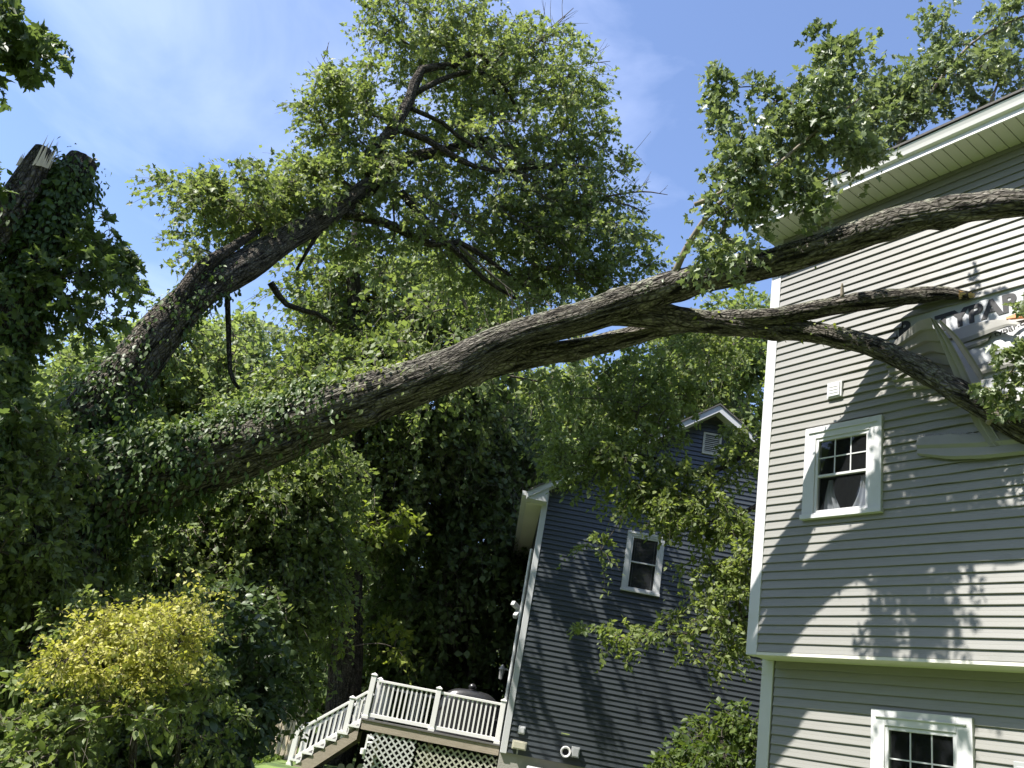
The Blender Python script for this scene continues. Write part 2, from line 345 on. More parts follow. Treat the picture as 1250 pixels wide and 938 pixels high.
hole_l = {}
def hole_range(z):
    """x interval where laps are ripped off at height z"""
    if 6.50 < z < 6.86: return (1.56+0.5*max(0, z-6.62)*3.2, XR if z < 6.80 else 2.05)
    if 6.38 < z <= 6.50: return (1.72, 2.2)
    if 6.0 < z <= 6.38: return (1.80+0.3*(6.38-z), 5.2)
    if 5.62 < z <= 6.0: return (2.35, 4.2)
    return None
HOLES_U = [(0.60, 1.46, 4.60, 5.56)]
wx0, wz1 = gpix(1067, 866, -SETB); wx1, _ = gpix(1190, 878, -SETB)
HOLES_L = [(wx0+.07, wx1-.07, wz1-1.28, wz1-.07)]
mb = MB(); z = ZB+0.005; k = 0
while z < ZS-0.01:
    h = min(CR, ZS-z); hr = hole_range(z+h/2)
    if hr:
        siding(mb, 0.0, hr[0]+0.05*math.sin(k*3.1), z, h)
        if hr[1] < XR: siding(mb, hr[1]+0.04*math.cos(k*2.2), XR, z, h)
    else:
        # butt joints between panels: offset laps by a hair
        j = 3.2+1.7*((k//2*37) % 5)
        laps(mb, 0.0, j, z, h, HOLES_U); laps(mb, j-0.02, XR, z, h, HOLES_U, out=0.0225, inn=0.005)
    z += CR; k += 1
mb.build('siding', M_GRAY, house)
b = MB(); plate(b, -0.12, XR, ZB+0.02, ZS+0.6, 0.0035, .03, HOLES_U)
b.box(-0.12, 0.02, 0.181, 8.0, ZB+0.02, ZS+0.3); b.box(-0.12, XR, 7.8, 8.0, 0.2, ZS+0.3); b.box(XR-.15, XR, 0.181, 7.79, ZB+.02, ZS+.3)
plate(b, -0.12, XR, 0.2, ZB-0.01, SETB+0.0035, SETB+.03, HOLES_L); b.box(-.12, .02, SETB+.21, 7.79, .2, ZB+.01)
b.build('wall_core', M_BACK, house)
# gable end laps (far end, seen only from the side)
mb = MB(); z = ZB+0.005
while z < ZS:
    h = CR; y0, y1 = 0.12, 8.0; x = -0.125
    prof = [(x, z+.0015), (x-.017, z), (x-.018, z+.006), (x-.004, z+h)]
    mb.add([(a, y0, b2) for a, b2 in prof]+[(a, y1, b2) for a, b2 in prof], [(i, i+4, i+5, i+1) for i in range(3)]); z += CR
mb.build('end_siding', M_GRAY, house)
# lower storey laps
mb = MB(); z = 0.35
while z < ZB-0.012:
    h = min(CR, ZB-0.012-z); laps(mb, 0.0, XR, z, h, HOLES_L, y=SETB); z += CR
mb.build('lower_siding', M_GRAY, house)
b = MB(); b.box(-0.12, XR, SETB-.03, SETB+.22, -0.3, 0.349); b.build('foundation', M_CONC, house)
# corner boards
b = MB(); b.box(-0.15, 0.0, -0.026, 0.0, ZB-0.03, ZS+0.001); b.box(-0.152, -0.125, 0.0005, 0.12, ZB-0.03, ZS+0.001); b.build('corner_board', M_WHITE, house, bevel=0.004)
b = MB(); b.box(-0.18, -0.02, SETB-0.026, SETB, 0.3, ZB-0.004); b.box(-0.181, -0.155, SETB+.0005, SETB+.12, 0.3, ZB-.004); b.build('corner_board', M_WHITE, house, bevel=0.004)
# underside of the overhang + drip band
b = MB(); b.box(0.0005, XR, -0.022, SETB-0.001, ZB-0.028, ZB+0.003); b.box(-.12, -.0005, 0.001, SETB-.03, ZB-.026, ZB+.003); b.build('overhang_soffit', M_SOFF, house)
# eave: soffit boards, fascia, gutter lip, roof
EO = 0.46
b = MB(); x = -0.19
while x < XR: b.box(x, x+0.121, -EO+0.02, -0.001, ZS+0.002, ZS+0.03); b.box(x+0.121, x+0.133, -EO+0.02, -0.001, ZS+0.024, ZS+0.029); x += 0.133
b.build('soffit', M_SOFF, house)
b = MB(); b.box(-0.20, XR, -EO, -EO+0.02, ZS-0.006, ZS+0.15); b.box(-.20, -.186, -EO+.0205, 0.2, ZS-.006, ZS+.15); b.build('fascia', M_WHITE2, house, bevel=0.003)
b = MB(); b.prism([(0, 0), (0, 0)], 0, 0) if False else None
b.add([(xx, yy, zz) for xx in (-0.215, XR) for yy, zz in ((-EO-.002, ZS+.07), (-EO-.045, ZS+.085), (-EO-.06, ZS+.13), (-EO-.085, ZS+.185), (-EO-.075, ZS+.19), (-EO-.002, ZS+.16))],
      [(i, (i+1) % 6, (i+1) % 6+6, i+6) for i in range(6)]+[(0, 1, 2, 3, 4, 5), (11, 10, 9, 8, 7, 6)])
b.build('gutter', M_WHITE2, house)
b = MB(); PR = 0.5; ym = 4.0; zr0 = ZS+0.20
for sgn in (0, 1):
    y0 = -EO-0.10 if sgn == 0 else 8.0+EO+0.1
    zt = zr0+PR*(ym+EO+0.1); b.add([(-.24, y0, zr0), (XR+.3, y0, zr0), (XR+.3, ym, zt), (-.24, ym, zt), (-.24, y0, zr0+.03), (XR+.3, y0, zr0+.03), (XR+.3, ym, zt+.03), (-.24, ym, zt+.03)],
          [(0, 3, 2, 1), (4, 5, 6, 7), (0, 1, 5, 4), (2, 3, 7, 6), (1, 2, 6, 5), (3, 0, 4, 7)])
b.build('roof', M_SHING, house)
b = MB(); b.add([(-.12, .1, ZS+.3), (-.12, 7.9, ZS+.3), (-.12, 4, ZS+.3+1.95), (-.05, .1, ZS+.3), (-.05, 7.9, ZS+.3), (-.05, 4, ZS+2.25)], [(0, 1, 2), (5, 4, 3)]); b.build('gable_end', M_GRAY, house)
# windows, vent block, faucet box
window(house, 0.535, 1.525, 4.535, 5.655, 0.15, (3, 2), y=-0.02, curtain=True, label='upper window with white casing and parted curtains', rail=0.49)
window(house, wx0, wx1, wz1-1.35, wz1, 0.15, (3, 2), y=SETB-0.02, label='lower window with six over one panes under the overhang', rail=0.5)
b = MB(); b.box(0.81, 1.005, -0.05, -0.016, 6.0, 6.2); b.box(0.83, 0.985, -0.064, -0.0505, 6.015, 6.185)
for kk in range(3): b.box(0.845, 0.97, -0.068, -0.0645, 6.05+kk*.04, 6.06+kk*.04)
b.build('wall_vent', M_WHITE, house, bevel=0.006)
fx, fz = gpix(1240, 930, -SETB)
b = MB(); b.box(fx, fx+.18, SETB-.05, SETB-.0185, fz-.22, fz); b.box(fx+.03, fx+.15, SETB-.062, SETB-.0505, fz-.18, fz-.04); b.build('utility_box', M_METAL, house, bevel=0.006)
# house wrap in the tear, with its printing
b = MB(); nxw, nzw = 60, 26; vs = []
for j in range(nzw+1):
    for i in range(nxw+1):
        x = 1.35+3.4*i/nxw; z = 5.5+1.42*j/nzw
        e = 0.5-0.5*math.cos(2*math.pi*min(1, max(0, (x-2.25)/1.6)))
        q = math.exp(-((z-6.14)/0.13)**2)*max(0, e)
        y = -0.0015-q*(0.05+0.035*math.sin(x*21+z*9)+0.02*math.sin(x*47-z*30))
        vs.append((x, min(-0.0012, y), z))
b.add(vs, [(j*(nxw+1)+i, j*(nxw+1)+i+1, (j+1)*(nxw+1)+i+1, (j+1)*(nxw+1)+i) for j in range(nzw) for i in range(nxw)])
wrap = b.build('house_wrap', M_WRAP, house, smooth=True); wrap['label'] = 'white weather wrap printed with large black letters inside the tear'
text('TYPAR', 0.285, M_INK, wrap, 2.13, -0.006, 6.535, rot=-0.03, sx=1.04, bold=0.012)
text('TYPAR', 0.285, M_INK, wrap, 0.98, -0.0045, 6.56, rot=-0.03, sx=1.04, bold=0.012)
text('TYPAR', 0.285, M_INK, wrap, 3.35, -0.006, 6.57, rot=-0.03, sx=1.04, bold=0.012)
text('www.typar.com', 0.105, M_INK, wrap, 2.50, -0.012, 6.235, rot=-0.22, sx=1.05)
b = MB(); lg = [(3.02+.16*math.cos(a), 6.30+.10*math.sin(a)) for a in np.linspace(0, 2*math.pi, 24, endpoint=False)]
# (dark oval printed mark, partly behind leaves)
b.prism([(x+.1, z-.03) for x, z in lg], -0.009, -0.0065); b.build('printed_oval', M_INK, wrap)

# bent and torn pieces (all in wall coordinates x, out, z)
def sheet(rows, name, mtl, ridges=3, thick=0.003, sub=10, label=None, lap=0.012):
    """rows: list of polylines (each a list of (x,out,z)), lofted; lap ridges across rows"""
    R_ = []
    for r in rows:
        r = np.array(r, float); t = np.linspace(0, len(r)-1, (len(r)-1)*sub+1)
        a = np.stack([np.interp(t, range(len(r)), r[:, c]) for c in range(3)], 1)
        kk = np.array([.25, .5, .25])
        for _ in range(4):
            s = a.copy()
            for c in range(3): s[1:-1, c] = np.convolve(a[:, c], kk, 'valid')
            a = s
        R_.append(a)
    R_ = np.array(R_); nr = ridges*4
    tt = np.linspace(0, len(R_)-1, nr+1); G = []
    for q, t in enumerate(tt):
        i = min(int(t), len(R_)-2); f = t-i; a = R_[i]*(1-f)+R_[i+1]*f
        G.append(a)
    G = np.array(G); nu = G.shape[1]
    du = np.gradient(G, axis=1); dv = np.gradient(G, axis=0); nn = np.cross(du, dv); nn /= (np.linalg.norm(nn, axis=2, keepdims=True)+1e-9)
    saw = np.array([((q % 4)/4.0) for q in range(nr+1)])*lap
    G = G+nn*saw[:, None, None]
    m = MB(); flat = [(p[0], -p[1], p[2]) for r in G for p in r]
    m.add(flat, [(j*nu+i, j*nu+i+1, (j+1)*nu+i+1, (j+1)*nu+i) for j in range(nr) for i in range(nu-1)])
    o = m.build(name, mtl, house)
    so_ = o.modifiers.new('solid', 'SOLIDIFY'); so_.thickness = thick
    if label: o['label'] = label
    return o
def gp(px, py, off): x, z = gpix(px, py, off); return (x, off, z)
# left flank, pushed outward at its top
sheet([[gp(1076, 430, .02), gp(1100, 410, .18), gp(1121, 392, .48), gp(1136, 388, .66)],
       [gp(1084, 450, .01), gp(1112, 440, .09), gp(1140, 430, .26), gp(1160, 434, .36)],
       [gp(1096, 476, .01), gp(1124, 474, .02), gp(1154, 476, .06), gp(1180, 480, .12)]], 'bent_siding', M_GRAYIN, 6, label='bent siding pushed outward like a tent over the tear', lap=.035)
# bright folded strips falling from the apex behind the limb
sheet([[gp(1135, 387, .66), gp(1148, 418, .52), gp(1162, 452, .38), gp(1176, 488, .26), gp(1190, 520, .15), gp(1208, 545, .09)],
       [gp(1141, 390, .62), gp(1160, 416, .48), gp(1176, 446, .34), gp(1190, 478, .22), gp(1206, 515, .12), gp(1224, 543, .07)]], 'bent_siding', M_GRAYIN, 2, label='pale folded siding strip hanging down behind the limb', lap=.02)
sheet([[gp(1143, 391, .60), gp(1164, 415, .40), gp(1180, 440, .22), gp(1197, 466, .06)],
       [gp(1148, 391, .56), gp(1168, 409, .38), gp(1186, 434, .20), gp(1201, 459, .04)]], 'bent_siding', M_GRAYIN, 1)
# curled lap between the two printed lines
sheet([[gp(1163, 404, .03), gp(1185, 396, .04), gp(1210, 391, .07), gp(1232, 390, .12), gp(1246, 395, .16)],
       [gp(1172, 420, .03), gp(1190, 414, .05), gp(1212, 405, .09), gp(1230, 398, .14), gp(1240, 398, .17)]], 'bent_siding', M_GRAYIN, 1, label='curled lap of siding between the printed lines')
sheet([[gp(1174, 417, .02), gp(1195, 411, .03), gp(1212, 407, .04)], [gp(1180, 427, .02), gp(1197, 421, .03), gp(1206, 416, .04)]], 'bent_siding', M_GRAYIN, 1)
sheet([[gp(1190, 447, .03), gp(1210, 441, .04), gp(1250, 430, .05)], [gp(1196, 458, .03), gp(1216, 452, .04), gp(1256, 441, .05)]], 'bent_siding', M_GRAYIN, 1)
# sagging laps below, ragged top edge
sheet([[gp(1120, 534, .05), gp(1145, 532, .07), gp(1160, 530, .08), gp(1185, 531, .07), gp(1215, 528, .05), gp(1275, 520, .03)],
       [gp(1120, 548, .05), gp(1160, 547, .08), gp(1200, 546, .07), gp(1240, 542, .05), gp(1258, 540, .04), gp(1275, 537, .03)],
       [gp(1121, 556, .04), gp(1160, 561, .06), gp(1200, 560, .06), gp(1240, 556, .04), gp(1258, 554, .03), gp(1275, 551, .025)]], 'bent_siding', M_GRAYIN, 2, label='loose siding lap sagging below the limb', lap=.03)
b = MB()
for i in range(26):
    x0, z0 = gpix(1121+i*3.1, 533-0.12*i, .055); hh = 0.012+0.02*random.random()+(0.03*math.exp(-((i-14)/2.5)**2))
    b.add([(x0, -.055-.02*random.random(), z0), (x0+.028, -.06, z0-.002), (x0+.012, -.05, z0+hh)], [(0, 1, 2)])
b.build('torn_nail_strip', M_GRAYIN, house)
# small popped lap at the left of the limb
sheet([[gp(1094, 462, .09), gp(1106, 454, .08), gp(1118, 458, .05), gp(1131, 470, .03)],
       [gp(1094, 456, .02), gp(1106, 449, .02), gp(1120, 452, .02), gp(1134, 463, .02)]], 'bent_siding', M_GRAYIN, 1)
sheet([[gp(1228, 388, .12), gp(1243, 382, .10), gp(1262, 377, .06)], [gp(1229, 391, .12), gp(1243, 390, .10), gp(1262, 388, .06)]], 'torn_board', M_OSB, 1, label='splinter of orange sheathing at the edge of the tear')

WOB = 0.0
# ------------------------------------------------------------------ blue house (middle)
BA = RAD(2.5); BX = np.array([math.cos(BA), -math.sin(BA), 0]); BY = np.array([math.sin(BA), math.cos(BA), 0]); BD = 18.0
B0 = BY*BD
def bpix(px, py, off=0.0):
    v = ray(px, py); t = (BD-off)/(v@BY); q = EYE+v*t
    return float(q@BX), float(q[2])
blue = thing('blue_house', 'dark slate blue gabled house with white trim standing behind the deck', 'house', B0.tolist(), -BA)
XL, XP, ZP, SL = 0.46, 3.89, 9.12, 0.705
XRb = 2*XP-XL; ZE = ZP-SL*(XP-XL)
ZB2 = 1.39
mb = MB(); z = ZB2; BC = 0.1016
while z < ZP-0.03:
    zt = z+BC; hw = (ZP-zt)/SL
    x0 = max(XL, XP-hw); x1 = min(XRb, XP+hw)
    if x1-x0 > 0.02: laps(mb, x0, x1, z, BC, [(2.31, 3.01, 4.95, 6.08)], out=0.021, inn=0.001)
    z += BC
mb.build('gable_wall', M_BLUE, blue)
b = MB(); plate(b, XL-.09, XRb+.09, ZB2+.01, ZE-.05, .004, .04, [(2.31, 3.01, 4.95, 6.08)]); b.prism([(XRb+.09, ZE-.05), (XP, ZP), (XL-.09, ZE-.05)], .004, .04)
b.box(XL-.09, XL, .041, 9.5, ZB2+.01, ZE-.05); b.box(XRb, XRb+.09, .041, 9.5, ZB2+.01, ZE-.05); b.box(XL+.001, XRb-.001, 9.4, 9.5, ZB2+.01, ZE-.05); b.build('wall_core', M_BACK, blue)
b = MB(); z = ZB2
while z < ZE-.1:
    x = XL-.094; prof = [(x, z+.0015), (x-.022, z), (x-.023, z+.006), (x-.004, z+BC)]
    b.add([(a, .11, q) for a, q in prof]+[(a, 9.4, q) for a, q in prof], [(i, i+4, i+5, i+1) for i in range(3)]); z += BC
b.build('side_siding', M_BLUE, blue)
b = MB(); b.box(XL-.11, XRb+.1, .03, 9.4, -.3, ZB2+.009); b.build('foundation', M_CONC, blue)
b = MB(); b.box(XL-.11, XL+.012, -.03, 0.0, ZB2-.02, ZE-.05); b.box(XL-.112, XL-.088, .0005, .1, ZB2-.02, ZE-.08); b.build('corner_board', M_WHITE, blue, bevel=.004)
b = MB(); b.box(XRb-.02, XRb+.11, -.03, 0.0, ZB2-.02, ZE-.05); b.build('corner_board', M_WHITE, blue, bevel=.004)
# roof slabs, rakes, soffits
RO = 0.36; EOx = 0.36
for sg in (-1, 1):
    xe = XP+sg*(XP-XL+EOx+.1); ze = ZP+.1-SL*abs(xe-XP)
    b = MB(); q = [(XP, ZP+.13), (xe, ze+.03), (xe, ze+.065), (XP, ZP+.165)]
    if sg == 1: q = q[::-1]
    b.prism(q, -RO-.03, 9.8); b.build('roof', M_SHING, blue)
    b = MB(); q = [(XP, ZP+.128), (xe, ze+.028), (xe, ze-.115), (XP, ZP-.035)]
    if sg == 1: q = q[::-1]
    b.prism(q, -RO, -RO+.02); b.build('rake_board', M_WHITE, blue, bevel=.003)
    b = MB(); q = [(XP, ZP+.01), (xe, ze-.085), (xe, ze-.10), (XP, ZP-.005)]
    if sg == 1: q = q[::-1]
    b.prism(q, -RO+.021, -.019); b.build('rake_soffit', M_SOFF, blue)
    b = MB(); xa, xb = sorted((XP+sg*(XP-XL+.1), xe)); b.box(xa, xb-.001 if sg == 1 else xb, -.02, 9.7, ze-.13, ze-.116); b.build('eave_soffit', M_SOFF, blue)
    b = MB(); b.box(xe-.01, xe+.01, -RO+.0205, 9.7, ze-.135, ze+.027); g0 = xe+sg*.011; b.box(min(g0, g0+sg*.10), max(g0, g0+sg*.10), -RO+.02, 9.75, ze-.07, ze+.03)
    b.build('gutter', M_WHITE, blue, bevel=.006)
    b = MB(); b.prism([(XP+sg*(XP-XL+.02), ze-.117), (xe, ze-.117), (xe, ze+.0), (XP+sg*(XP-XL+.02), ze+.26)][::sg], -RO+.03, -.001); b.build('eave_return', M_WHITE, blue)
# attic vent
b = MB(); x0, x1, z0, z1 = 3.66, 4.07, 8.17, 8.68
b.box(x0, x0+.045, -.04, -.002, z0, z1); b.box(x1-.045, x1, -.04, -.002, z0, z1); b.box(x0+.0455, x1-.0455, -.039, -.002, z1-.045, z1-.001); b.box(x0+.0455, x1-.0455, -.039, -.002, z0+.001, z0+.045)
for i in range(9):
    zz = z0+.055+i*.045; b.add([(x0+.045, -.036, zz), (x1-.045, -.036, zz), (x1-.045, -.012, zz+.03), (x0+.045, -.012, zz+.03), (x0+.045, -.033, zz-.004), (x1-.045, -.033, zz-.004), (x1-.045, -.009, zz+.026), (x0+.045, -.009, zz+.026)], [(0, 1, 2, 3), (7, 6, 5, 4), (0, 4, 5, 1), (2, 6, 7, 3)])
b.build('attic_vent', surf('cream_louvre', (0.55, 0.52, 0.44), 0.6), blue)
window(blue, 2.26, 3.06, 4.88, 6.15, 0.10, None, y=-0.02, screen=True, label='narrow double hung window in the blue gable wall', rail=.51)
x, z = bpix(690, 918)
b = MB(); b.lathe([(.05, -.03), (.075, -.11), (.10, -.12), (.105, -.09), (.10, -.02), (.0, -.016)], (x, 0, z), 'y', 24); rv = b.build('round_vent', M_WHITE2, blue, smooth=True)
b = MB(); b.lathe([(.0, -.055), (.066, -.06), (.07, -.10)], (x, 0, z), 'y', 24); b.build('vent_throat', M_DARK, rv)
def bbox(px0, py0, px1, py1, dep, name, mtl, lip=True, par=None):
    xa, za = bpix(px0, py0); xb, zb = bpix(px1, py1); m = MB(); m.box(xa, xb, -dep, -.012, zb, za)
    if lip: m.box(xa+.02, xb-.02, -dep-.012, -dep-.0005, zb+.02, za-.02)
    return m.build(name, mtl, par or blue, bevel=.006)
bbox(698, 911, 706, 926, .10, 'meter_box', M_METAL)
bbox(633.5, 886, 640, 897, .06, 'outlet_box', M_WHITE)
bbox(626, 903, 641.5, 917, .14, 'service_box', surf('beige_box', (0.42, 0.40, 0.31), .6), True)
bbox(685, 894.5, 695, 899, .02, 'small_tag', M_GREENTAG, False)
# pipe between boxes + conduit
b = MB(); b.box(.66, .69, -.04, -.018, 1.39, 1.50); b.build('conduit', M_METAL, blue)
# window well cover / condenser top at the foot of the wall
xa, za = bpix(652, 930, .4); xb, zb = bpix(686, 936, .4)
# side wall lantern and flood light
ln = MB(); lx, ly, lz = XL-.34, .9, 2.88
ln.bar((XL-.1, ly, lz+.05), (lx, ly, lz+.10), .03, .03); ln.lathe([(.0, .17), (.02, .16), (.075, .06), (.06, .055)], (lx, ly, lz), 'z', 8)
ln.lathe([(.012, .055), (.055, .05), (.04, -.13), (.0, -.15)], (lx, ly, lz), 'z', 6)
ln.build('lantern', surf('lantern_metal', (.25, .25, .25), .4), blue)
b = MB(); b.bar((XL-.1, 1.6, 4.3), (XL-.24, 1.6, 4.3), .06, .06); b.bar((XL-.20, 1.6, 4.33), (XL-.36, 1.45, 4.42), .11, .11); b.bar((XL-.20, 1.6, 4.27), (XL-.26, 1.4, 4.12), .10, .10); b.build('flood_light', M_WHITE, blue, bevel=.02)
b = MB(); b.box(XL-.125, XL-.0955, 2.2, 2.35, 1.5, 3.7); b.box(XL-.125, XL-.0955, 3.2, 3.35, 1.5, 3.7); b.box(XL-.126, XL-.0955, 2.19, 3.36, 3.705, 3.85); b.build('side_door_casing', M_WHITE, blue)
b = MB(); b.lathe([(.035, 0), (.035, 4.0)], (XL-.16, .35, 1.45), 'z', 10); b.build('downspout', M_WHITE, blue)
# condenser
ac = thing('condenser_unit', 'pale metal cooling unit at the foot of the blue gable wall', 'air conditioner', (B0+BX*1.28-BY*.55).tolist(), -BA)
b = MB(); b.box(-.36, .36, -.30, .30, .42, 1.17); b.build('casing', surf('condenser_paint', (.50, .50, .47), .5), ac, bevel=.04)
b = MB(); b.box(-.39, .39, -.33, .33, 1.172, 1.24); b.build('top_grille', M_WHITE, ac, bevel=.03)
b = MB()
for i in range(12): b.box(-.33, .33, -.309, -.301, .48+i*.055, .50+i*.055)
b.build('louvres', M_METAL, ac)

# ------------------------------------------------------------------ deck
deck = thing('wooden_deck', 'raised deck with white railing and lattice skirt beside the blue house', 'deck', B0.tolist(), -BA)
YF = 0.2; DXL, DXR, DZ = -2.40, 0.33, 1.50; YK = 4.2
b = MB(); yy = YF
while yy < YK: b.box(DXL-.06, DXR, yy-.02, yy+.118, DZ-.028, DZ); yy += .142
b.build('floor_boards', M_DECK, deck)
b = MB(); b.box(DXL-.03, DXR, YF, YF+.04, DZ-.20, DZ-.03); b.box(DXL-.03, DXL+.01, YF+.041, YK, DZ-.20, DZ-.03); b.box(DXL, DXR, YK-.04, YK, DZ-.2, DZ-.03)
b.box(DXL+.25, DXL+.34, YF+.5, YF+.59, .2, DZ-.2); b.box(DXL+.25, DXL+.34, YK-.5, YK-.41, .2, DZ-.2); b.box(-1.1, -1.01, YF+.5, YF+.59, .2, DZ-.2)
b.build('framing', M_WOOD, deck)
def post(x, y, z0, z1, w_=.10):
    m = MB(); m.box(x-w_/2, x+w_/2, y-w_/2, y+w_/2, z0, z1); m.add([(x-w_*.62, y-w_*.62, z1), (x+w_*.62, y-w_*.62, z1), (x+w_*.62, y+w_*.62, z1), (x-w_*.62, y+w_*.62, z1), (x-w_*.62, y-w_*.62, z1+.02), (x+w_*.62, y-w_*.62, z1+.02), (x+w_*.62, y+w_*.62, z1+.02), (x-w_*.62, y+w_*.62, z1+.02), (x, y, z1+.06)],
          [(3, 2, 1, 0), (0, 1, 5, 4), (1, 2, 6, 5), (2, 3, 7, 6), (3, 0, 4, 7), (4, 5, 8), (5, 6, 8), (6, 7, 8), (7, 4, 8)])
    m.box(x-w_*.62, x+w_*.62, y-w_*.62, y+w_*.62, z0+.001, z0+.06)
    m.build('post', M_WHITE2, deck, bevel=.004)
def rail_run(a, b_, n, zlo=.08, zhi=.74, skip_posts=False):
    a = np.array(a, float); b_ = np.array(b_, float)
    m = MB(); m.bar(a+[0, 0, zhi], b_+[0, 0, zhi], .07, .05); m.build('top_rail', M_WHITE2, deck, bevel=.006)
    m = MB(); m.bar(a+[0, 0, zlo], b_+[0, 0, zlo], .05, .075); m.build('bottom_rail', M_WHITE2, deck, bevel=.006)
    for i in range(n):
        p = a+(b_-a)*(i+1)/(n+1)
        m = MB(); m.box(p[0]-.017, p[0]+.017, p[1]-.017, p[1]+.017, p[2]+zlo+.03, p[2]+zhi-.02); m.build('baluster', M_WHITE2, deck)
yr = YF+.06
for (x_, zt) in ((DXL, .82), (-1.06, .80), (DXR-.07, .80)): post(x_, yr, DZ, DZ+zt)
rail_run((DXL+.05, yr, DZ), (-1.11, yr, DZ), 12); rail_run((-1.01, yr, DZ), (DXR-.12, yr, DZ), 12)
post(DXL, YK-.1, DZ, DZ+.8); post(-1.3, YK-.1, DZ, DZ+.8)
rail_run((DXL, YF+1.2, DZ), (DXL, YK-.15, DZ), 16); rail_run((DXL+.05, YK-.1, DZ), (-1.35, YK-.1, DZ), 9)
post(DXL, YF+1.15, DZ, DZ+.8)
# stairs down to the left
SX0, SZ0, SX1, SZ1 = DXL-.06, DZ, -3.62, .50; ns = 6
st = MB()
for i in range(ns):
    xx = SX0-(i+1)*(SX0-SX1)/ns; zz = DZ-(i+1)*(SZ0-SZ1)/(ns+.3)
    b = MB(); b.box(xx-.02, xx+(SX0-SX1)/ns+.01, yr-.08, yr+1.0, zz-.03, zz); b.build('tread', M_DECK, deck)
    b = MB(); b.box(xx-.022, xx+(SX0-SX1)/ns, yr-.095, yr-.0805, zz-.035, zz+.004); b.build('tread_trim', M_WHITE2, deck)
    st.box(xx+(SX0-SX1)/ns-.02, xx+(SX0-SX1)/ns, yr-.05, yr+.98, zz+.001, zz+.13)
    st.box(xx-.025, xx-.0205, yr-.085, yr-.03, zz-.035, zz+.002)
st.build('riser', M_WHITE2, deck)
b = MB(); b.prism([(SX0, DZ-.20), (SX0, DZ-.40), (SX1+.05, SZ1-.42), (SX1-.20, SZ1-.42), (SX1-.16, SZ1-.26)][::-1], yr-.075, yr-.035)
b.build('stringer', M_WOOD, deck)
b = MB(); b.prism([(SX0, DZ-.20), (SX0, DZ-.40), (SX1+.05, SZ1-.42), (SX1-.20, SZ1-.42), (SX1-.16, SZ1-.26)][::-1], yr+.96, yr+1.0); b.build('stringer', M_WOOD, deck)
slope = (SZ0-SZ1)/(SX0-SX1)
for yq in (yr, yr+.95):
    post(SX1-.02, yq, .40, 1.17, .09); post(-2.73, yq, 1.06, 1.82, .09)
    rail_run((SX1+.02, yq, .44), (-2.775, yq, 1.10), 8, .10, .64); rail_run((-2.685, yq, 1.17), (DXL-.05, yq, 1.36), 2, .10, .64)
# lattice skirt
def lattice(x0, x1, z0, z1, y):
    m = MB(); st_ = .135; n_ = int((x1-x0+z1-z0)/st_)+1; wv = .0165
    for dirn in (0, 1):
        yo = y if dirn == 0 else y-.009
        for i in range(-1, n_+1):
            s0 = i*st_
            # line x - z = const  or x + z = const, clipped to rect
            pts = []
            if dirn == 0: xa, za, xb, zb = x0+s0-(z1-z0), z0, x0+s0, z1
            else: xa, za, xb, zb = x0+s0, z0, x0+s0-(z1-z0), z1
            dx = xb-xa; dz = zb-za; t0, t1 = 0., 1.
            for (p_, q_) in ((-dx, xa-x0), (dx, x1-xa)):
                if abs(p_) < 1e-9: continue
                r_ = q_/p_
                if p_ < 0: t0 = max(t0, r_)
                else: t1 = min(t1, r_)
            if t1-t0 < .02: continue
            A = (xa+dx*t0, yo, za+dz*t0); B_ = (xa+dx*t1, yo, za+dz*t1)
            m.bar(A, B_, .008, wv*2, up=(0, -1, 0)) if False else m.bar(A, B_, wv*2, .007, up=(0, 1, 0))
    return m
lattice(-2.22, -1.30, .30, DZ-.21, YF+.03).build('lattice_panel', surf('lattice_white', (.44, .45, .43), .6), deck)
lattice(-1.26, DXR, .30, DZ-.24, YF+.07).build('lattice_panel', surf('lattice_cream', (.38, .38, .31), .6), deck)['label'] = 'cream lattice panel next to the house'
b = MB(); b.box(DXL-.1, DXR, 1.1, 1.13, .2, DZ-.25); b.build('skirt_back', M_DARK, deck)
# covered grill on the deck
gr = thing('covered_grill', 'grill under a glossy black cover standing on the deck', 'grill', (B0+BX*(-.42)+BY*1.5+np.array([0, 0, DZ])).tolist(), -BA)
b = MB(); vs = []; nu, nv = 28, 16; zt_ = 1.12
for j in range(nv+1):
    v = j/nv
    for i in range(nu):
        a = 2*math.pi*i/nu; ca, sa = math.cos(a), math.sin(a)
        rr = 1.0 if v < .62 else math.sqrt(max(0, 1-((v-.62)/.38)**2))**.9
        sq = (abs(ca)**4+abs(sa)**4)**-.25
        hx, hy = .66, .33
        fold = 1+.03*math.sin(a*9+v*3)*(1-v)
        zz = zt_*(v if v < .62 else .62+.38*math.sin((v-.62)/.38*math.pi/2)); 
        sag = -.16*abs(ca*rr)**2.2 if v > .55 else 0
        vs.append((ca*sq*hx*rr*fold*(1.0), sa*sq*hy*rr*fold, zz*.86+sag*.9))
b.add(vs, [(j*nu+i, j*nu+(i+1) % nu, (j+1)*nu+(i+1) % nu, (j+1)*nu+i) for j in range(nv) for i in range(nu)])
b.build('cover', M_BLACK, gr, smooth=True)
b = MB(); b.lathe([(.0, -.02), (.07, .0), (.09, .05), (.06, .10), (.0, .125)], (-.02, 0, .97), 'z', 14)
b.lathe([(.11, .0), (.05, .02)], (-.02, 0, .955), 'z', 12); b.build('cover_knot', M_BLACK, gr, smooth=True)
b = MB()
for s1 in (-1, 1):
    for s2 in (-1, 1): b.box(s1*.45-.02, s1*.45+.02, s2*.2-.02, s2*.2+.02, 0.0, .2)
b.build('frame', M_METAL, gr)
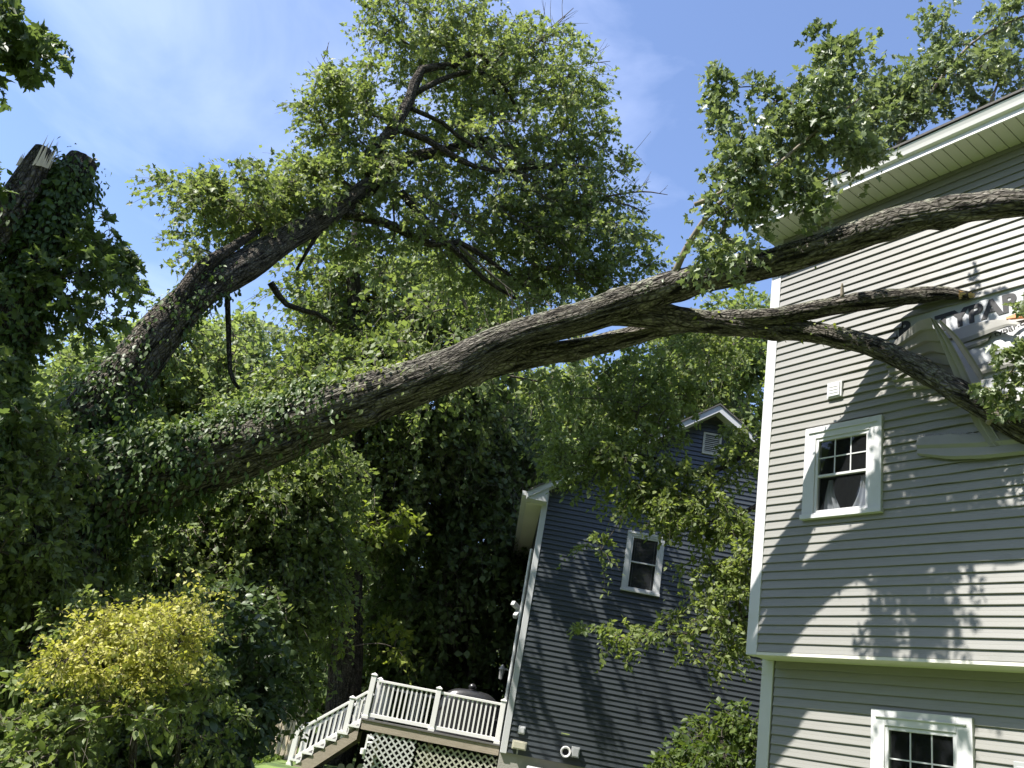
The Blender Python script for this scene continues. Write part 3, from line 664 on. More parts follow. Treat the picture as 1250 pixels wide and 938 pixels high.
# pale wooden panel with round openings by the stairs
pn = thing('garden_panel', 'pale weathered wooden panel with round openings beside the stair foot', 'garden panel', (B0+BX*(-4.05)+BY*1.6+np.array([0, 0, .42])).tolist(), -BA-.25)
b = MB()
for i in range(5): b.box(-.34+i*.115, -.34+i*.115+.095, -.015, .015, 0.0, .78+.06*math.sin(i*1.3))
b.build('boards', M_TAN, pn, bevel=.004)
b = MB()
def ring(mb, cx, cz, ro, ri, y0=-.04, y1=-.016, n=18):
    vs = []
    for k2 in range(n):
        a = 2*math.pi*k2/n
        for r_ in (ro, ri):
            for y_ in (y0, y1): vs.append((cx+r_*math.cos(a), y_, cz+r_*math.sin(a)))
    fs = []
    for k2 in range(n):
        a = k2*4; c = ((k2+1) % n)*4; fs += [(a, c, c+2, a+2), (a+1, a+3, c+3, c+1), (a, a+1, c+1, c), (a+2, c+2, c+3, a+3)]
    mb.add(vs, fs)
for (cx_, cz_, r_) in ((-.20, .98, .10), (-.02, 1.08, .11), (.14, .96, .09), (-.22, .80, .085), (-.04, .88, .08), (.04, 1.24, .07), (.20, 1.13, .06)): ring(b, cx_, cz_, r_, r_*.62)
b.box(.18, .25, -.014, .02, 0, 1.25); b.box(-.41, -.35, -.014, .02, 0, .9); b.box(-.41, .25, .0205, .05, .74, .80)
b.build('ring_screen', M_TAN, pn)
# rounded pickets under the stairs
for i, (px_, h_) in enumerate(((417, .26), (428, .34), (441, .36))):
    xq, zq = bpix(px_, 934, -.6)
    b = MB(); pts = [(-.075, 0), (.075, 0), (.075, h_-.07), (.05, h_-.02), (0, h_), (-.05, h_-.02), (-.075, h_-.07)]
    b.prism(pts, -.012, .012); o = b.build('picket', surf('picket_grey', (.42, .42, .38), .8), None, bevel=.004)
    o.location = (B0+BX*xq+BY*(.6)+np.array([0, 0, zq-h_+.03])).tolist(); o.rotation_euler = (0, 0, -BA)
    tag(o, ['leftmost and shortest grey rounded picket under the deck stairs', 'middle grey rounded picket under the deck stairs', 'rightmost grey rounded picket under the stairs, nearest the lattice'][i], 'picket', 'rounded pickets under the stairs')
b = MB(); xq, zq = bpix(448, 905, -.1)
b.box(-.02, .02, -.02, .02, -.32, .12); b.bar((-.0, 0, .10), (.13, -.05, .06), .03, .03); b.bar((0, 0, -.02), (.12, -.05, .0), .03, .03); b.lathe([(.0, -.05), (.05, -.04), (.055, .06), (.0, .07)], (-.03, -.03, -.2), 'z', 10)
o = b.build('wall_bracket', M_WHITE2, None, bevel=.004); o.location = (B0+BX*xq+BY*(.1)+np.array([0, 0, zq])).tolist()
tag(o, 'small white bracket fixed under the corner of the deck by the lattice', 'bracket')

# ------------------------------------------------------------------ trees: tubes, leaves
def catmull(pts, step):
    pts = np.asarray(pts, float); n = len(pts)
    if n == 2: pts = np.array([pts[0], (pts[0]+pts[1])/2, pts[1]]); n = 3
    ext = np.vstack([2*pts[0]-pts[1], pts, 2*pts[-1]-pts[-2]]); out_ = []
    for i in range(n-1):
        p0, p1, p2, p3 = ext[i:i+4]; L = np.linalg.norm((p2-p1)[:3]); m = max(2, int(L/step))
        t = np.linspace(0, 1, m, endpoint=False)[:, None]
        out_.append(0.5*((2*p1)+(-p0+p2)*t+(2*p0-5*p1+4*p2-p3)*t**2+(-p0+3*p1-3*p2+p3)*t**3))
    out_.append(pts[-1:]); return np.vstack(out_)
class Tubes:
    def __init__(s): s.V = []; s.F = []; s.U = []; s.n = 0
    def add(s, pr, nseg=16, rough=0.0, seed=0, cap=True, lump=0.0, knots=0):
        """pr: (m,4) xyz + radius"""
        pr = np.asarray(pr, float); m = len(pr); p = pr[:, :3]; r = pr[:, 3]
        t = np.gradient(p, axis=0); t /= (np.linalg.norm(t, axis=1, keepdims=True)+1e-12)
        a = np.cross(t[0], [0, 0, 1.0]); 
        if np.linalg.norm(a) < .1: a = np.cross(t[0], [1.0, 0, 0])
        a /= np.linalg.norm(a); A = [a]
        for i in range(1, m):
            a = A[-1]-t[i]*(A[-1]@t[i]); a /= np.linalg.norm(a); A.append(a)
        A = np.array(A); B_ = np.cross(t, A)
        th = np.linspace(0, 2*math.pi, nseg+1)[:-1]; s_ = np.concatenate([[0], np.cumsum(np.linalg.norm(np.diff(p, axis=0), axis=1))])
        rr = r[:, None]*np.ones((m, nseg))
        if rough or lump:
            g_ = np.random.default_rng(seed); nz_ = np.zeros((m, nseg))
            for q in range(7):                     # lumps
                kx = g_.integers(1, 4); kz = g_.uniform(.8, 4.0); nz_ += np.sin(kx*th[None]+kz*s_[:, None]+g_.uniform(0, 6.3)+1.2*np.sin(s_[:, None]*g_.uniform(.4, 1.6)))/7
            rr = rr*(1+lump*2.2*nz_)
            fz = np.zeros((m, nseg))
            for q in range(14):                    # furrows running along the stem
                kx = g_.integers(6, max(8, nseg//2-1)); kz = g_.uniform(1.5, 7); fz += np.abs(np.sin(kx*th[None]/2*2+kz*s_[:, None]+g_.uniform(0, 6.3)+1.5*np.sin(s_[:, None]*g_.uniform(1, 4)+2*th[None])))/14
            rr = rr+rough*(fz-.6)*3.2
            for q in range(knots):
                s0, t0 = g_.uniform(.03, .97)*s_[-1], g_.uniform(0, 6.28); sg = g_.uniform(.05, .13); am = g_.uniform(.12, .34)
                r0_ = np.interp(s0, s_, r); dth = (th[None]-t0+math.pi) % (2*math.pi)-math.pi
                d2 = ((s_[:, None]-s0)/sg)**2+(dth*r0_/(sg*.8))**2
                rr = rr+r0_*am*np.exp(-d2)-r0_*am*.7*np.exp(-d2*6)
        ct, st_ = np.cos(th), np.sin(th)
        V = p[:, None, :]+rr[:, :, None]*(A[:, None, :]*ct[None, :, None]+B_[:, None, :]*st_[None, :, None])
        base = s.n; s.V.append(V.reshape(-1, 3)); s.n += m*nseg
        i = np.arange(m-1)[:, None]; k = np.arange(nseg)[None]; k2 = (k+1) % nseg
        F = np.stack([base+i*nseg+k+0*k2, base+i*nseg+k2, base+(i+1)*nseg+k2, base+(i+1)*nseg+k], -1).reshape(-1, 4)
        s.F.append(F)
        R0 = float(np.mean(r)); uu = (k/nseg)*2*math.pi*R0+0*i; uu2 = ((k+1)/nseg)*2*math.pi*R0+0*i; v0 = s_[:-1][:, None]+0*k; v1 = s_[1:][:, None]+0*k
        uvq = np.stack([np.stack([uu, v0], -1), np.stack([uu2, v0], -1), np.stack([uu2, v1], -1), np.stack([uu, v1], -1)], 2).reshape(-1, 2)
        s.U.append(uvq)
        if cap:                                     # close both ends with degenerate fans
            for e in (0, m-1):
                c = s.n; s.V.append(p[e][None]); s.n += 1; kk = np.arange(nseg)
                q = np.stack([base+e*nseg+kk, base+e*nseg+(kk+1) % nseg, np.full(nseg, c), np.full(nseg, c)], -1)
                s.F.append(q if e else q[:, [1, 0, 2, 3]]); s.U.append(np.zeros((nseg*4, 2)))
        return V
    def build(s, name, mtl, parent):
        V = np.vstack(s.V); F = np.vstack(s.F); U = np.vstack(s.U)
        me = bpy.data.meshes.new(name)
        tri = F[:, 2] == F[:, 3]; cnt = np.where(tri, 3, 4)
        mask = np.ones(F.shape, bool); mask[tri, 3] = False
        li = F[mask]; uv = U.reshape(-1, 4, 2)[mask]
        me.vertices.add(len(V)); me.vertices.foreach_set('co', V.ravel())
        me.loops.add(len(li)); me.loops.foreach_set('vertex_index', li.astype(np.int32))
        me.polygons.add(len(F)); st_ = np.concatenate([[0], np.cumsum(cnt)[:-1]]).astype(np.int32)
        me.polygons.foreach_set('loop_start', st_); me.polygons.foreach_set('use_smooth', np.ones(len(F), bool))
        ul = me.uv_layers.new(name='UVMap'); ul.data.foreach_set('uv', uv.ravel().astype(np.float32))
        me.update(calc_edges=True); me.validate(); me.materials.append(mtl)
        return link(bpy.data.objects.new(name, me), parent)
TEM = {
 'far': (np.array([[0, 0, 0], [-.36, .42, .07], [0, 1, -.06], [.36, .42, .07]]), [[0, 1, 2], [0, 2, 3]]),
 'oval': (np.array([[0, 0, 0], [-.22, .22, .06], [-.26, .58, .06], [0, 1, -.10], [.26, .58, .06], [.22, .22, .06], [0, .5, 0]]), [[0, 6, 2, 1], [6, 3, 2], [0, 5, 4, 6], [6, 4, 3]]),
 'maple': (np.array([[0, 0, 0], [.36, -.06, .10], [.24, .18, .05], [.58, .40, .14], [.24, .50, .03], [.22, .72, .04], [0, 1.05, -.10],
                     [-.22, .72, .04], [-.24, .50, .03], [-.58, .40, .14], [-.24, .18, .05], [-.36, -.06, .10], [0, .45, -.02]]),
           [[0, 1, 2, 12], [12, 2, 3, 4], [12, 4, 5, 6], [12, 6, 7, 8], [12, 8, 9, 10], [12, 10, 11, 0]]),
}
def nrm(a): return a/(np.linalg.norm(a, axis=-1, keepdims=True)+1e-9)
def leaves(name, Pt, D, Nn, Sz, mtl, parent, tem='far', seed=0, rnd=None):
    g_ = np.random.default_rng(seed+99); T, F = TEM[tem]; n = len(Pt); k = len(T)
    D = nrm(D); X = nrm(np.cross(D, Nn)); Z = np.cross(X, D)
    W = g_.uniform(.8, 1.15, n)
    V = Pt[:, None]+Sz[:, None, None]*(T[None, :, 0, None]*W[:, None, None]*X[:, None]+T[None, :, 1, None]*D[:, None]+T[None, :, 2, None]*Z[:, None])
    me = bpy.data.meshes.new(name); me.vertices.add(n*k); me.vertices.foreach_set('co', V.ravel())
    loops = np.concatenate([np.array(f) for f in F]); cnt = np.array([len(f) for f in F])
    L = (np.arange(n)[:, None]*k+loops[None]).ravel().astype(np.int32)
    C = np.tile(cnt, n); me.loops.add(len(L)); me.loops.foreach_set('vertex_index', L)
    me.polygons.add(len(C)); me.polygons.foreach_set('loop_start', np.concatenate([[0], np.cumsum(C)[:-1]]).astype(np.int32))
    if rnd is None: rnd = g_.random(n)
    at = me.attributes.new('rnd', 'FLOAT', 'POINT'); at.data.foreach_set('value', np.repeat(rnd, k).astype(np.float32))
    me.update(calc_edges=True); me.materials.append(mtl)
    return link(bpy.data.objects.new(name, me), parent)
def sprays(C, out_dir, per, r, size, g_, droop=.35, nspray=6, flat=.7):
    """C clump centres -> leaf points arranged along small twigs. returns P,D,N,S"""
    M_ = len(C); d = nrm(g_.normal(size=(M_, nspray, 3))*[1, 1, flat]+out_dir[:, None]*.7)
    lp = per//nspray; t = g_.uniform(.1, 1, (M_, nspray, lp, 1))
    rr = r*(g_.uniform(.6, 1.3, (M_, 1, 1, 1)))
    pt = C[:, None, None]+d[:, :, None]*t*rr
    pt[..., 2] -= (droop*rr*t**2)[..., 0]
    pt = pt+g_.normal(size=pt.shape)*(.055*r)
    dd = nrm(d[:, :, None]*.7+g_.normal(size=pt.shape)*.75+np.array([0, 0, -.45]))
    nn = nrm(g_.normal(size=pt.shape)*.75+np.array([0, 0, .8]))
    sz = size*np.clip(np.exp(g_.normal(size=pt.shape[:-1])*.32), .45, 1.45)*.93
    cl = np.repeat(g_.random(M_), nspray*lp)
    return pt.reshape(-1, 3), dd.reshape(-1, 3), nn.reshape(-1, 3), sz.reshape(-1), cl, d, rr
def blob_points(bl, g_):
    """bl: (px,py,range,rx_px,ry_px,rdepth_m,n[,tilt deg])"""
    if bl[0] == 'w':
        c = np.array(bl[1:4]); n = bl[5]; return c+nrm(g_.normal(size=(n, 3)))*(g_.random((n, 1))**.42)*bl[4], np.tile(c, (n, 1))
    px, py, rg, rx, ry, rd, n = bl[:7]; c = P(px, py, rg); z = depth(c); ax = rx*z/FPX; ay = ry*z/FPX
    tl = RAD(bl[7]) if len(bl) > 7 else 0.0
    u = nrm(g_.normal(size=(n, 3)))*(g_.random((n, 1))**.42)
    R_, U_ = CAMR*math.cos(tl)+CAMU*math.sin(tl), -CAMR*math.sin(tl)+CAMU*math.cos(tl)
    pt = c+u[:, :1]*ax*R_+u[:, 1:2]*ay*U_+u[:, 2:]*rd*CAMF
    return pt, np.tile(c, (n, 1))
def branchwork(skel, C, g_, rtip=.006, pw=.42, wob=.06):
    """grow thin branches from skeleton points to clump centres. skel (k,4)"""
    nodes = [tuple(q) for q in skel[:, :3]]; X = np.zeros((len(skel)+len(C)*5, 3)); X[:len(skel)] = skel[:, :3]; n = len(skel)
    par = [-1]*n; cap = list(skel[:, 3]); strands = []
    d0 = np.min(np.linalg.norm(C[:, None]-skel[None, :, :3], axis=2), axis=1); order = np.argsort(d0)
    load = np.zeros(len(X))
    for ci in order:
        c = C[ci]; dd = np.linalg.norm(X[:n]-c, axis=1)+.25*np.maximum(0, X[:n, 2]-c[2])
        j = int(np.argmin(dd)); a = X[j]; L = np.linalg.norm(c-a); m = 4; ids = [j]
        perp = g_.normal(size=3)*wob*L
        for q in range(1, m+1):
            t = q/m; p = a+(c-a)*t+perp*math.sin(math.pi*t)+np.array([0, 0, .10*L*math.sin(math.pi*t)])
            X[n] = p; par.append(ids[-1]); cap.append(0); ids.append(n); n += 1
        strands.append(ids)
        k = ids[-1]
        while k >= 0 and par[k] >= -1:
            load[k] += 1; k = par[k]
            if k < len(skel): break
    out_ = []
    for ids in strands:
        r = [rtip*max(1, load[i])**pw for i in ids[1:]]
        r0 = min(r[0]*1.15, skel[ids[0], 3]*.9 if ids[0] < len(skel) else rtip*max(1, load[ids[0]])**pw)
        out_.append(np.hstack([X[ids], np.array([r0]+r)[:, None]]))
    return out_
def px_path(pts, step=.25):
    q = []
    for (px, py, rg, wpx) in pts: p = P(px, py, rg); q.append([p[0], p[1], p[2], wpx*depth(p)/FPX/2])
    return catmull(q, step)
def to_ground(path):
    """prepend a point so the stem reaches the ground"""
    p = path[0].copy(); z = ground_z(p[0], p[1])-.15
    if p[2] <= z: return path
    q = p.copy(); q[2] = z; q[3] *= 1.25
    return np.vstack([catmull([q, [p[0], p[1], (p[2]+z)/2, p[3]*1.08], p], .3)[:-1], path])
def tree(name, label, cat, trunks, blobs, lm, leaf=.11, per=60, r=.45, bark=M_BARKD, twig=M_TWIG, tem='far', seed=1, group=None, limbs=(), droop=.35,
         grounded=True, ivy=None, extra=(), nseg=14, nspray=6, rough=.004, lump=.06, rtip=.006, twigs=True, crown_name='crown', flat=.7, limb_mat=None, outw=1.0):
    g_ = np.random.default_rng(seed)
    paths = [px_path(t) for t in trunks]
    if grounded: paths[0] = to_ground(paths[0])
    base = paths[0][0]; root = thing(name, label, cat, (float(base[0]), float(base[1]), float(ground_z(base[0], base[1]))), 0, group)
    inv = np.array([base[0], base[1], ground_z(base[0], base[1]), 0])
    T = Tubes()
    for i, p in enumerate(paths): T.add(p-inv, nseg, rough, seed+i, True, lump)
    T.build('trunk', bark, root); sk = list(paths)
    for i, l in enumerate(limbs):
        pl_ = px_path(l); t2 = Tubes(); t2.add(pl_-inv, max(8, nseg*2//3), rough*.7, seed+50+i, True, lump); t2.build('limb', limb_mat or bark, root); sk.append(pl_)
    if blobs:
        Cs, O = [], []
        for bl in blobs: a, c = blob_points(bl, g_); Cs.append(a); O.append(nrm(a-c))
        C = np.vstack(Cs); O = np.vstack(O)*outw; skel = np.vstack(sk)
        gz = np.array([ground_z(q[0], q[1])+.15 for q in C]); C[:, 2] = np.maximum(C[:, 2], gz+g_.random(len(C))*.3)
        pt, dd, nn, sz, cl, sdir, srr = sprays(C, O, per, r, leaf, g_, droop, nspray, flat)
        pt[:, 2] = np.maximum(pt[:, 2], .05)
        if twigs:
            T = Tubes()
            for b_ in branchwork(skel, C, g_, rtip): T.add(catmull(b_, .5)-inv, 5, cap=False)
            # twigs that carry the leaves
            tw = np.stack([C[:, None]+0*sdir, C[:, None]+sdir*srr[:, :, 0]*.5-np.array([0, 0, 1.])*droop*srr[:, :, 0]*.25, C[:, None]+sdir*srr[:, :, 0]-np.array([0, 0, 1.])*droop*srr[:, :, 0]], 2)
            tw = tw.reshape(-1, 3, 3)
            if len(tw) < 6000:
                for q in tw: T.add(np.hstack([q, [[rtip*.8], [rtip*.6], [rtip*.35]]])-inv, 3, cap=False)
            T.build('branches', twig, root)
        rv_ = np.clip(.55*g_.random(len(pt))+.45*cl, 0, 1)
        leaves(crown_name, pt-inv[:3], dd, nn, sz, lm, root, tem, seed, rv_)
    return root, inv, sk, g_
def ivy_on(path, n, size, mtl, root, inv, g_, t0=0, t1=1, thick=.12, name='ivy', top=0.0, tem='oval', hang=0, seed=5):
    m = len(path); i = (g_.uniform(t0, t1, n)*(m-1)).astype(int); p = path[i, :3]; r = path[i, 3]
    i2 = np.minimum(i+1, m-1); i1 = np.maximum(i-1, 0); t = nrm(path[i2, :3]-path[i1, :3])
    d = nrm(g_.normal(size=(n, 3))+np.array([0, 0, top])); d = nrm(d-t*np.sum(d*t, 1, keepdims=True))
    lum = .5+.5*np.sin(i*.9+3*d[:, 0])*np.sin(i*.37+2*d[:, 2])
    pt = p+d*(r+thick*g_.random(n)**1.5*(.3+lum))[:, None]+t*g_.normal(size=(n, 1))*.12
    if hang:
        h = g_.integers(0, n, hang); q = pt[h].copy(); k = 14
        hh = (g_.uniform(.1, .9, (hang, 1))*np.linspace(0, 1, k)[None])
        q = np.repeat(q[:, None], k, 1); q[..., 2] -= hh; q[..., :2] += g_.normal(size=(hang, k, 2))*.035
        pt = np.vstack([pt, q.reshape(-1, 3)]); d = np.vstack([d, np.repeat(d[h], k, 0)]); n = len(pt)
    D = nrm(g_.normal(size=(n, 3))*.5+np.array([0, 0, -1.0])+d*.4); N_ = nrm(d+g_.normal(size=(n, 3))*.45)
    return leaves(name, pt-inv[:3], D, N_, size*g_.uniform(.6, 1.25, n), mtl, root, tem, seed)

# ------------------------------------------------------------------ the fallen tree
main = [(70, 700, 10.1, 100), (78, 625, 10.1, 106), (130, 596, 10.0, 92), (215, 574, 9.9, 76), (310, 540, 9.75, 68), (400, 506, 9.6, 60), (480, 477, 9.45, 52), (555, 447, 9.3, 46), (595, 427, 9.23, 40), (640, 408, 9.15, 35), (700, 391, 9.05, 34), (775, 367, 8.85, 37)]
up = [(700, 391, 9.05, 33), (770, 368, 8.86, 38), (835, 346, 8.68, 36), (900, 330, 8.45, 35), (960, 316, 8.12, 35), (1030, 294, 7.75, 35), (1100, 270, 7.45, 35), (1170, 256, 7.25, 34), (1250, 248, 7.1, 33), (1380, 242, 7.0, 30), (1500, 248, 6.9, 26)]
low = [(735, 384, 8.97, 26), (790, 385, 8.95, 30), (850, 392, 9.1, 28), (920, 400, 9.26, 25), (990, 405, 9.33, 25), (1060, 421, 9.18, 25), (1120, 449, 8.98, 26), (1180, 484, 8.86, 28), (1225, 512, 8.84, 29), (1262, 533, 8.85, 28), (1330, 560, 8.9, 24)]
mid = [(500, 472, 9.5, 34), (560, 455, 9.45, 34), (610, 444, 9.42, 30), (660, 434, 9.38, 27), (710, 425, 9.35, 25), (760, 413, 9.3, 24), (810, 399, 9.25, 23), (870, 391, 9.2, 22), (940, 388, 9.2, 22), (985, 380, 9.25, 21), (1045, 370, 9.28, 21), (1110, 362, 9.27, 20), (1150, 358, 9.17, 16), (1183, 361, 9.08, 9)]
main = [(a, b2, c, d*1.12) for a, b2, c, d in main]
sprout = [(822, 338, 8.66, 9), (838, 303, 8.4, 8), (865, 262, 8.1, 7), (893, 233, 7.9, 5), (915, 190, 7.7, 4), (945, 130, 7.6, 3)]
sprout2 = [(866, 262, 8.1, 5), (905, 246, 7.7, 5), (940, 210, 7.35, 4), (985, 170, 7.4, 3), (1050, 120, 7.5, 2.5)]
gr_ = np.random.default_rng(3)
pm = px_path(main, .06)
pm = to_ground(pm) if False else pm
base = pm[0].copy(); gz = ground_z(base[0], base[1])
foot = base.copy(); foot[2] = gz-.2; foot[3] = base[3]*1.35
midp = base.copy(); midp[2] = (base[2]+gz)/2; midp[3] *= 1.12
bole = catmull([foot, midp, base], .08)
root = thing('fallen_tree', 'huge fallen tree whose ivy covered trunk slants from the left onto the grey house', 'tree', (float(base[0]), float(base[1]), gz), 0)
inv = np.array([base[0], base[1], gz, 0])
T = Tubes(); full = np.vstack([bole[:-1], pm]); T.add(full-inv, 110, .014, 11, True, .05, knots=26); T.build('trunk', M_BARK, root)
plist = {}
for i, (nm_, pth, ns_, rf) in enumerate((('limb', up, 60, .011), ('limb', low, 44, .009), ('limb', mid, 44, .009))):
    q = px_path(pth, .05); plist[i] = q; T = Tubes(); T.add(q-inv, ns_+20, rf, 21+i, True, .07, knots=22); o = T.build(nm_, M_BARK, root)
    o['label'] = ['thick upper limb reaching past the eave of the grey house', 'lower limb resting in the torn siding', 'shorter limb with a broken pale end beside the grey wall'][i]
for pth in (sprout, sprout2): T = Tubes(); T.add(px_path(pth, .1)-inv, 10, .002, 3, True, .03); T.build('limb', M_TWIGP, root)
# raw split end of the stub
e = P(1178, 360, 9.08)-inv[:3]; b = MB()
ax = nrm(P(1192, 358, 9.1)-P(1165, 359, 9.1)); up_ = np.array([0, 0, 1.]); sdv = np.cross(ax, up_)
for i in range(16):
    a = 2*math.pi*i/16; rr = .055*(.3+.7*random.random()); o_ = sdv*math.cos(a)*rr+up_*math.sin(a)*rr*.8; ln_ = .01+.17*random.random()**1.5
    c0 = e-ax*.06; b.add([c0+o_-sdv*.02, c0+o_+sdv*.02, c0+o_*.6+ax*(ln_+.05), c0+o_*.6-up_*.02+ax*ln_*.5], [(0, 1, 2), (1, 3, 2), (0, 2, 3), (0, 3, 1)])
b.build('split_end', M_SPLIT, root)
# short snags on the limbs
for (px, py, rg, dx, dy, ww) in ((1028, 360, 9.2, 0, -14, 5), (915, 318, 8.3, -14, -10, 3), (460, 456, 9.4, -3, -18, 3), (1205, 512, 8.75, 26, -24, 7), (1215, 505, 8.77, 40, -12, 5)):
    T = Tubes(); T.add(px_path([(px, py+6, rg, ww), (px+dx*.5, py+dy*.5, rg-.02, ww*.8), (px+dx, py+dy, rg-.05, ww*.4)], .05)-inv, 8); T.build('snag', M_TWIGP, root)
ivy_on(full, 7500, .080, L_IVY, root, inv, gr_, .02, .43, .22, top=.25, hang=120, seed=6)
ivy_on(pm, 5500, .072, L_IVY, root, inv, gr_, .10, .50, .16, top=1.5, seed=8)
ivy_on(pm, 2600, .065, L_MID, root, inv, gr_, .20, .56, .20, top=2.4, seed=10)
ivy_on(pm, 500, .055, L_LIME, root, inv, gr_, .50, .64, .08, top=2.2, seed=9)
# small leaf tufts along the limbs
ivy_on(plist[0], 120, .055, L_ROOF, root, inv, gr_, .12, .45, .03, top=1.0, seed=12); ivy_on(plist[1], 140, .055, L_LIME, root, inv, gr_, .2, .5, .03, top=1.0, seed=13)
# its crown: above the eave and beside the tear
Cs, O = [], []
RB = [(900, 115, 7.6, 34, 34, .4, 10), (895, 180, 7.6, 26, 45, .4, 8), (985, 125, 7.6, 70, 26, .5, 20, 38), (1015, 75, 7.6, 26, 36, .4, 12), (1050, 75, 7.7, 22, 22, .3, 5), (925, 205, 7.6, 50, 32, .5, 18), (1000, 165, 7.8, 62, 42, .7, 34),
      (896, 250, 7.7, 34, 24, .4, 14), (960, 232, 7.8, 30, 12, .3, 8), (878, 300, 7.8, 30, 22, .3, 9), (985, 246, 7.6, 16, 10, .2, 4), (1062, 190, 7.9, 8, 18, .2, 3), (1060, 150, 9.6, 60, 42, .7, 34, 25), (1120, 110, 9.8, 60, 34, .7, 26, 25), (1165, 95, 9.9, 36, 26, .6, 11),
      (1090, 120, 9.6, 40, 30, .5, 14), (1185, 55, 9.9, 40, 22, .6, 12), (1240, 18, 9.9, 44, 22, .6, 12), (1215, 100, 10, 16, 42, .5, 8), (1165, 20, 9.9, 26, 14, .4, 5), (1240, 70, 10, 16, 30, .5, 5)]
for bl in RB: a, c = blob_points(bl, gr_); Cs.append(a); O.append(nrm(a-c))
C = np.vstack(Cs); O = np.vstack(O)
twr = [(1080, 215, 9.7, 5), (1105, 160, 9.8, 4), (1165, 75, 9.9, 3.5), (1205, 40, 9.9, 3), (1262, 15, 9.9, 2.5)]
skel = np.vstack([px_path(sprout), px_path(sprout2), px_path(twr)])
pt, dd, nn, sz, cl, sdir, srr = sprays(C, O, 64, .29, .068, gr_, .45, 8, .8)
far_ = np.linalg.norm(C-EYE, axis=1) > 11.3
for sk1, C1 in ((skel[:len(px_path(sprout))+len(px_path(sprout2))], C[~far_]), (px_path(twr), C[far_])):
    T = Tubes(); T.add(np.hstack([sk1[:len(px_path(sprout)), :3], sk1[:len(px_path(sprout)), 3:]*.6])-inv, 6, cap=False)
    for b_ in branchwork(sk1, C1, gr_, .004): T.add(catmull(b_, .3)-inv, 5, cap=False)
    T.build('branches', M_TWIG, root)
T = Tubes(); T.add(px_path(twr)-inv, 7, cap=False); T.build('limb', M_TWIGP, root); T = Tubes(); T.add(px_path([(1190, 170, 10, 4), (1215, 110, 10, 3), (1235, 60, 10, 2)])-inv, 7, cap=False); T.build('limb', M_TWIGP, root)
T = Tubes(); T.add(px_path([(905, 200, 7.4, 2), (880, 235, 7.4, 4), (848, 250, 7.4, 6)])-inv, 7)
T.build('broken_twig', M_TWIGP, root)
leaves('crown', pt-inv[:3], dd, nn, sz, L_ROOF, root, 'maple', 31, np.clip(.6*gr_.random(len(pt))+.4*cl, 0, 1))
Cs, O = [], []
for bl in [(1250, 362, 8.4, 5, 18, .1, 3), (1244, 445, 8.4, 18, 22, .2, 6), (1228, 476, 8.5, 22, 18, .2, 7), (1280, 430, 8.4, 20, 60, .3, 8), (1250, 500, 8.5, 12, 12, .2, 3)]:
    a, c = blob_points(bl, gr_); Cs.append(a); O.append(nrm(a-c))
C = np.vstack(Cs); O = np.vstack(O)
pt, dd, nn, sz, cl, sdir, srr = sprays(C, O, 48, .16, .062, gr_, .2, 6, .8)
q_ = plist[1][-60:].copy(); q_[:, 3] *= .5; T = Tubes(); T.add(q_-inv, 6, cap=False)
for b_ in branchwork(plist[1][-60:], C, gr_, .003): T.add(catmull(b_, .2)-inv, 5, cap=False)
T.build('branches', M_TWIGP, root); leaves('crown', pt-inv[:3], dd, nn, sz, L_ROOF, root, 'maple', 32)

